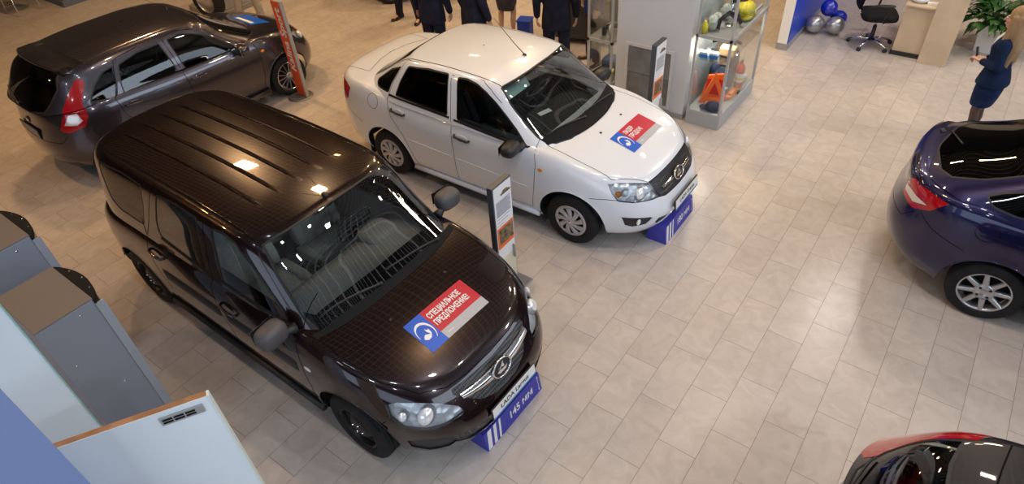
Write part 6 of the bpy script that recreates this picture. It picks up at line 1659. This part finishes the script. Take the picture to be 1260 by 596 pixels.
def face_parts(e, M4):
    for t in (-1, 1):
        m = MB(); m.ball((.088, t*.033, .005), .011, S_WHITE, 7, M4, (.55, 1.15, .7)); m.ball((.0935, t*.033, .005), .0058, mat('iris', (.05, .035, .025), .2), 6, M4, (.4, 1, 1)); m.build('eye', e)
    m = MB(); m.ball((.0965, 0, -.060), .013, mat('lips', (.42, .10, .09), .4), 7, M4, (.5, 1.6, .45)); m.build('mouth', e)

def shoe(mb, a, f, m, heel=0.):
    """a ankle floor point, f direction in plan"""
    f = Vector(f).normalized(); s = Vector((-f.y, f.x, 0)); T = Matrix(((f.x, s.x, 0, a[0]), (f.y, s.y, 0, a[1]), (0, 0, 1, a[2]), (0, 0, 0, 1)))
    n = 12; secs = [(-.075, .030, .0+heel, .085+heel), (-.03, .036, 0+heel*.8, .095+heel*.8), (.03, .040, 0+heel*.45, .080+heel*.4), (.09, .047, 0, .055), (.14, .046, 0, .045), (.18, .036, 0, .035), (.20, .015, .004, .022)]
    V = []
    for x, w, z0, z1 in secs:
        for k in range(n): a2 = 2*PI*k/n; V.append(T @ Vector((x, w*math.cos(a2), (z0+z1)/2+(z1-z0)/2*math.copysign(abs(math.sin(a2))**.6, math.sin(a2)))))
    F = [(i*n+k, i*n+(k+1) % n, (i+1)*n+(k+1) % n, (i+1)*n+k) for i in range(6) for k in range(n)]+[tuple(range(n)), tuple(6*n+k for k in range(n))[::-1]]
    mb.add(V, F, m, True)
    if heel: mb.tube([T @ Vector((-.06, 0, 0)), T @ Vector((-.055, 0, heel+.01))], .012, m, 8)

def cloth_mat(name, c1, c2):
    m = mat(name, c1, .9, spec=.2); noise_col(m, c1, c2, 9, 5); return m

def man(x, y, rz, h, label, jacket, trouser, shoes=None, step=.13, arms='down', hair=(.04, .025, .02), feet=(0., 0.), top=True, shirt=(.5, .5, .55)):
    """standing man; facing local +x. jacket=None draws a shirt"""
    k = h/1.78; e = empty('person', (x, y, 0), rz, label, 'person')
    P = lambda *p: Vector(p)*k
    J = jacket; hipz = .93
    body = MB()
    body.mats = [SKIN]
    sect(body, [(0*k, 0, z*k, rx*k, ry*k) for z, rx, ry in ((.86, .09, .14), (.95, .105, .155), (1.08, .10, .145), (1.25, .115, .165), (1.38, .11, .185), (1.45, .07, .13), (1.50, .05, .055), (1.58, .05, .052))], SKIN)
    legs = []
    for s in (-1, 1):
        fx = feet[0 if s < 0 else 1]
        L = [P(0, s*.095, .90), P(.01+fx*.5, s*(step*.55+.045), .50), P(fx, s*step, .09)]; legs.append(L)
        chain(body, L, [.078*k, .052*k, .036*k], SKIN)
        blob(body, P(fx, s*step, .07), P(fx+.12, s*(step+.03), .035), .032*k, .028*k, SKIN, 8)
    hands = []
    for s in (-1, 1):
        sh = P(0, s*.195, 1.42)
        if arms == 'down': el, wr = P(-.02, s*.26, 1.15), P(.06, s*.27, .90); dd, uu = (.15, 0, -1), (0, s, 0)
        elif arms == 'front': el, wr = P(.02, s*.25, 1.14), P(.24, s*.10, 1.08); dd, uu = (1, -s*.5, 0), (0, 0, 1)
        else: el, wr = P(-.10, s*.26, 1.15), P(-.12, s*.06, .98); dd, uu = (0, -s, -.2), (-1, 0, 0)
        chain(body, [sh, el, wr], [.048*k, .038*k, .026*k], SKIN); hand(body, wr, dd, uu, -s if arms != 'front' else s, SKIN, .6); hands.append((sh, el, wr))
    M4 = head(body, P(.02, 0, 1.68), (1, 0, -.05), SKIN, .098*k)
    fuse(body.build('body', e), .0075, 3)
    face_parts(e, M4)
    hm = cloth_mat('hair_%g' % hair[0], hair, tuple(c*1.8 for c in hair))
    b = MB(); b.ball((-.016, 0, .045), .106*k, hm, 12, M4, (.98, .86, .92)); b.ball((-.05, 0, -.01), .078, hm, 10, M4, (.8, 1.0, 1.0)); fuse(b.build('hair', e), .008, 3)
    t = MB()
    for s, L in zip((-1, 1), legs):
        chain(t, [L[0]+P(0, 0, .02), L[1], L[2]+P(0, 0, -.015)], [.102*k, .078*k, .066*k], trouser)
    sect(t, [(0, 0, z*k, rx*k, ry*k) for z, rx, ry in ((.80, .10, .155), (.90, .115, .17), (1.0, .112, .165), (1.05, .10, .15))], trouser); fuse(t.build('trousers', e), .012, 3)
    c = MB(); jm = J or mat('shirt_%g' % shirt[0], shirt, .9)
    hem = .765 if J else .98
    sect(c, [(0, 0, z*k, rx*k, ry*k) for z, rx, ry in ((hem, .140, .205), (.90 if J else 1.0, .138, .20), (1.08, .125, .18), (1.25, .138, .20), (1.38, .13, .215), (1.45, .095, .165), (1.50, .062, .075))], jm)
    for sh, el, wr in hands: chain(c, [sh, el, wr+(el-wr)*.12], [.074*k, .060*k, .047*k], jm)
    fuse(c.build('jacket' if J else 'shirt', e), .011, 3)
    for s, L in zip((-1, 1), legs):
        q = MB(); shoe(q, (L[2].x, L[2].y, 0), (1, s*.25, 0), shoes or mat('shoe_black', (.008, .008, .009), .25, 0, .5)); q.build('shoe', e)
    return e

def skirt_woman(x, y, rz, h, label, jacket, skirt, legm, hairc, phone=False, stepy=.075, hem=.50, longhair=True, hl=1.22, heel=.05):
    k = h/1.68; e = empty('person', (x, y, 0), rz, label, 'person'); P = lambda *p: Vector(p)*k
    b = MB(); b.mats = [SKIN]
    sect(b, [(dx*k, 0, z*k, rx*k, ry*k) for z, rx, ry, dx in ((.80, .09, .13, 0), (.90, .11, .155, -.01), (1.02, .085, .115, 0), (1.14, .09, .125, .0), (1.24, .105, .14, .01), (1.34, .085, .155, 0), (1.40, .05, .10, 0), (1.43, .04, .045, 0), (1.50, .042, .043, .01))], SKIN)
    legs = []
    for s in (-1, 1):
        L = [P(0, s*.085, .86), P(.015, s*(stepy+.005), .48), P(-.01, s*stepy, .11+heel)]; legs.append(L)
        chain(b, [L[0], (L[0]+L[1])/2+P(.005, 0, 0), L[1], L[1]*.6+L[2]*.4+P(-.012, 0, 0), L[2]], [.082*k, .066*k, .046*k, .046*k, .027*k], SKIN)
        blob(b, L[2]+P(0, 0, -.03), P(.10, s*(stepy+.02), .03), .028*k, .024*k, SKIN, 8)
    arms = []
    for s in (-1, 1):
        sh = P(0, s*.165, 1.33)
        if phone: el, wr = P(-.04, s*.215, 1.09), P(.17, s*.075, 1.05+.01*s); dd, uu = (1, -s*.55, .12), (-.2, s*.2, 1)
        else: el, wr = P(0, s*.22, 1.10), P(.05, s*.23, .88); dd, uu = (.1, 0, -1), (0, s, 0)
        chain(b, [sh, el, wr], [.040*k, .032*k, .022*k], SKIN); hand(b, wr, dd, uu, s, SKIN, .9 if phone else .5); arms.append((sh, el, wr))
    M4 = head(b, P(.02, 0, 1.575), (1, 0, -.12) if phone else (1, 0, 0), SKIN, .092*k)
    fuse(b.build('body', e), .0055 if phone else .008, 3); face_parts(e, M4)
    if legm:
        t = MB()
        for L in legs:
            chain(t, [(L[0]+L[1])/2, L[1], L[1]*.6+L[2]*.4+P(-.012, 0, 0), L[2]], [.070*k, .050*k, .050*k, .031*k], legm)
            blob(t, L[2]+P(0, 0, -.02), L[2]+P(.08, 0, -.09), .031*k, .026*k, legm, 8)
        fuse(t.build('tights', e), .008, 3)
    c = MB(); sect(c, [(dx*k, 0, z*k, rx*k, ry*k) for z, rx, ry, dx in ((hem, .112, .150, .005), (.62, .125, .165, 0), (.75, .138, .185, -.005), (.88, .132, .18, -.01), (.98, .105, .145, 0), (1.06, .095, .13, 0))], skirt, 28)
    fuse(c.build('skirt', e), .009, 4)
    c = MB(); sect(c, [(dx*k, 0, z*k, rx*k, ry*k) for z, rx, ry, dx in ((.83, .165, .215, -.01), (.90, .15, .20, -.008), (1.03, .115, .152, 0), (1.13, .118, .155, .003), (1.24, .135, .168, .01), (1.33, .108, .182, 0), (1.39, .07, .12, 0), (1.425, .052, .062, 0))], jacket, 28)
    for sh, el, wr in arms: chain(c, [sh+P(0, 0, .0), el, wr+(el-wr)*.12], [.062*k, .052*k, .038*k], jacket)
    j = fuse(c.build('jacket', e), .009, 3)
    if phone:
        c = MB(); sect(c, [(.105*k, 0, 1.12*k, .02*k, .02*k), (.118*k, 0, 1.22*k, .032*k, .035*k), (.10*k, 0, 1.33*k, .03*k, .05*k), (.06*k, 0, 1.41*k, .02*k, .045*k)], S_WHITE, 14); c.build('blouse', e)
        T = frame(P(.255, -.005, 1.10), (.35, -.25, .9), (0, 1, .2)); c = MB(); c.box((-.07, -.034, -.005), (.07, .034, .005), BLK, T, bev=.003); o = c.build('phone', label='black phone held in the hands of the blond woman', cat='phone')
        o.matrix_world = Matrix.Translation((x, y, 0)) @ Matrix.Rotation(rz, 4, 'Z')
    hm = cloth_mat('hair_blond' if phone else 'hair_brown', hairc, tuple(min(1, v*1.7) for v in hairc))
    if phone:
        N, L_, bb = nodes_of(hm); wv = N.new('ShaderNodeTexNoise'); wv.inputs['Scale'].default_value = 9; wv.inputs['Detail'].default_value = 3
        tc = N.new('ShaderNodeTexCoord'); mp = N.new('ShaderNodeMapping'); mp.inputs['Scale'].default_value = (5, 5, .15); L_.new(tc.outputs['Object'], mp.inputs[0]); L_.new(mp.outputs[0], wv.inputs[0])
        rr = N.new('ShaderNodeValToRGB'); rr.color_ramp.elements[0].color = (.22, .13, .065, 1); rr.color_ramp.elements[1].color = (.46, .31, .18, 1); L_.new(wv.outputs['Fac'], rr.inputs[0]); L_.new(rr.outputs[0], bb.inputs['Base Color'])
        mm = mp
    c = MB(); c.ball((-.016, 0, .040), .104*k, hm, 12, M4, (1.0, .90, .96)); c.ball((-.045, 0, -.03), .085*k, hm, 10, M4, (.85, 1.02, 1.2))
    if longhair:
        for s in (-1, 0, 1):
            chain(c, [M4 @ Vector((-.05, s*.055, .0)), M4 @ Vector((-.075, s*.075, -.14)), P(-.085, s*.085, hl+.08), P(-.09+.03*abs(s), s*.095, hl-.08), P(-.085, s*.08, hl-.16)], [.06, .058, .06, .045, .015], hm, 10)
        for s in (-1, 1): chain(c, [M4 @ Vector((-.0, s*.080, .02)), M4 @ Vector((.0, s*.095, -.10)), P(.03, s*.115, hl+.05), P(.05, s*.115, hl-.06)], [.035, .038, .035, .012], hm, 10)
    fuse(c.build('hair', e), .008, 3)
    for s, L in zip((-1, 1), legs):
        q = MB(); shoe(q, (L[2].x, L[2].y, 0), (1, s*.15, 0), mat('shoe_black', (.008, .008, .009), .25, 0, .5), heel); q.build('shoe', e)
    return e

def people():
    NV = cloth_mat('suit_navy', (.012, .014, .032), (.020, .023, .050)); NV2 = cloth_mat('suit_midnight', (.010, .011, .022), (.018, .020, .036)); TB = cloth_mat('suit_blue', (.005, .014, .045), (.009, .022, .065))
    BR = cloth_mat('trouser_brown', (.035, .018, .018), (.06, .03, .03)); CR = cloth_mat('trouser_cream', (.30, .26, .22), (.38, .33, .28)); GR = cloth_mat('skirt_grey', (.045, .04, .05), (.065, .06, .07))
    SB = cloth_mat('skirt_blue', (.006, .018, .065), (.010, .028, .095)); BLT = cloth_mat('suit_bright_blue', (.008, .03, .16), (.014, .05, .22))
    TI = mat('tights_dark', (.085, .05, .045), .55)
    skirt_woman(2.385, 4.97, PI*.93, 1.60, 'blond woman in a blue skirt suit looking down at a phone beside the white pot', TB, SB, TI, (.34, .20, .10), phone=True, hem=.55, hl=1.20)
    man(-6.22, 4.60, -PI/2+.1, 1.78, 'person in black trousers and black shoes standing at the top edge above the white car', NV2, NV2, step=.22)
    man(-4.42, 3.34, PI/2+.2, 1.80, 'person in a dark navy suit behind the rear end of the white car roof', NV, NV, step=.10)
    man(-3.72, 3.44, PI/2-.25, 1.86, 'person in a wide dark navy jacket right behind the middle of the white roof', NV, NV, step=.12)
    skirt_woman(-4.14, 4.75, PI/2+.1, 1.68, 'person in a dark grey knee length skirt with bare legs behind the white car', GR, GR, None, (.10, .05, .03), hem=.52, stepy=.11)
    man(-2.69, 3.98, PI/2+.5, 1.80, 'person in a midnight suit standing beside the windscreen of the white car', NV2, NV2, step=.12)
    man(-2.52, 4.72, -PI/2-.7, 1.80, 'person in a bright blue jacket behind the glass case left of the pillar', BLT, BR, shoes=mat('shoe_brown', (.03, .012, .008), .35), step=.14)
    man(-8.75, 3.10, PI/2+.6, 1.76, 'person in cream trousers behind the bonnet of the grey hatchback', None, CR, step=.20, shirt=(.45, .45, .50))
# ------------------------------------------------------------------ build
room()
wagon(); saloon(); hatch('hatch'); hatch('black'); hatch('far'); fast()
service_panel()
info_stand((-.79, .16, 0), 0, 'slim information stand with a printed poster between the brown estate and the white saloon', 1.2)
info_stand((-.86, 3.36, 0), 0, 'slim information stand with a printed poster in front of the white pillar', 1.2)
orange_sign()
clearance_box(POSE['wagon'], 2.06, 2.235, -.31, .40, .19, '145 мм', 'blue box lettered 145 under the nose of the brown estate')
clearance_box(POSE['saloon'], 1.86, 2.085, -.34, .33, .195, '180 мм', 'blue box lettered 180 under the nose of the white saloon')
glass_case(-.60, -.16, 3.79, 4.97, 2.15, .20, (1.18,), 'tall glass display case full of accessories at the right side of the pillar')
glass_case(-2.12, -1.74, 3.86, 4.50, 2.15, .20, (.80,), 'tall narrow glass display case at the left side of the pillar')
case_goods(); left_case_goods()
balloons(); office_chair(); desk(); plant(); lockers(); near_panels(); back_props(); people()
# ------------------------------------------------------------------ light
def area(loc, w, h, e, col=(1, 1, 1), rot=(0, 0, 0), spread=PI):
    L = bpy.data.lights.new('area', 'AREA'); L.shape = 'RECTANGLE'; L.size = w; L.size_y = h; L.energy = e; L.color = col; L.spread = spread
    o = bpy.data.objects.new('lamp_or_fill', L); COL.objects.link(o); o.location = loc; o.rotation_euler = rot; return o
# rows of ceiling lamps: warm at the far left, whiter towards the right
for ix, x in enumerate((-14, -11, -8, -5, -2, .1, 2.4, 5.9)):
    for iy, y in enumerate((-5.5, -2.2, 1.2, 4.6, 8.0, 11.5)):
        if x < -6: col, e = (1., .53, .17), 54
        elif x < -1: col, e = (1., .67, .34), 58
        elif y > 6: col, e = (1., .70, .42), 8
        elif y > 4: col, e = (1., .80, .60), 22
        else: col, e = (.96, .92, .92), 34
        if y < 0 and x > -6: e *= .08 if x < 0 else .6; col = (.85, .92, 1.)
        if x < -10: continue
        if x == -8: e *= .30 if y > 2 else 1.35
        if x > 5 and y < 9: continue
        px, py = x+.4*(iy % 2), y
        if (x, y) == (-8, 1.2): continue
        if (x, y) == (-2, 1.2): px, py = -.45, .95
        if (x, y) == (-5, 1.2): px, py = -5.2, 1.9
        if (x, y) == (.1, 1.2): px, py = .9, .2
        area((px, py, 6.45), .36, .20, e, col)
area((2.9, 8.8, 6.4), .7, .5, 80, (1., .82, .64))
area((7.9, 6.2, 6.4), .7, .5, 170, (1., .90, .82))
area((-8.9, 2.0, 6.4), .7, .4, 170, (1., .60, .28))
area((-5.4, 8.15, 6.4), .6, .3, 100, (1., .70, .40))
# unseen cool fill added as daylight from behind the camera
area((1.5, -7.8, 2.6), 10, 3.4, 185, (.66, .79, 1.), (PI/2, 0, 0))
area((8.7, 1.5, 4.5), 2.8, 13, 400, (.74, .86, 1.), (0, PI/2+.30, 0))  # unseen fill added on the right to brighten the ceiling grid
area((6.9, -2.6, 6.4), .5, .4, 120, (.92, .95, 1.))  # extra lamp added to brighten the floor at the lower right
area((1.675, 6.275, 4.6), .42, .34, 48, (1., .93, .84))
# lamps inside the glass cases
for p, e in (((-.38, 4.0, 2.1), 5), ((-.38, 4.6, 2.1), 5), ((-.38, 4.0, 1.12), 8), ((-.38, 4.6, 1.12), 7), ((-1.93, 4.1, 2.1), 4), ((-1.93, 4.1, .74), 2)):
    area(p, .25, .25, e, (1., .86, .70))
W = bpy.data.worlds.new('world'); SC.world = W; W.use_nodes = True
W.node_tree.nodes['Background'].inputs[0].default_value = (.02, .02, .022, 1)
make_camera()
vs = SC.view_settings; vs.view_transform = 'Standard'; vs.look = 'None'; vs.gamma = 1.; vs.exposure = .16; vs.use_curve_mapping = False
SC.cycles.max_bounces = 8; SC.cycles.transparent_max_bounces = 24; SC.cycles.glossy_bounces = 4; SC.cycles.diffuse_bounces = 3
SC.cycles.caustics_reflective = False; SC.cycles.caustics_refractive = False
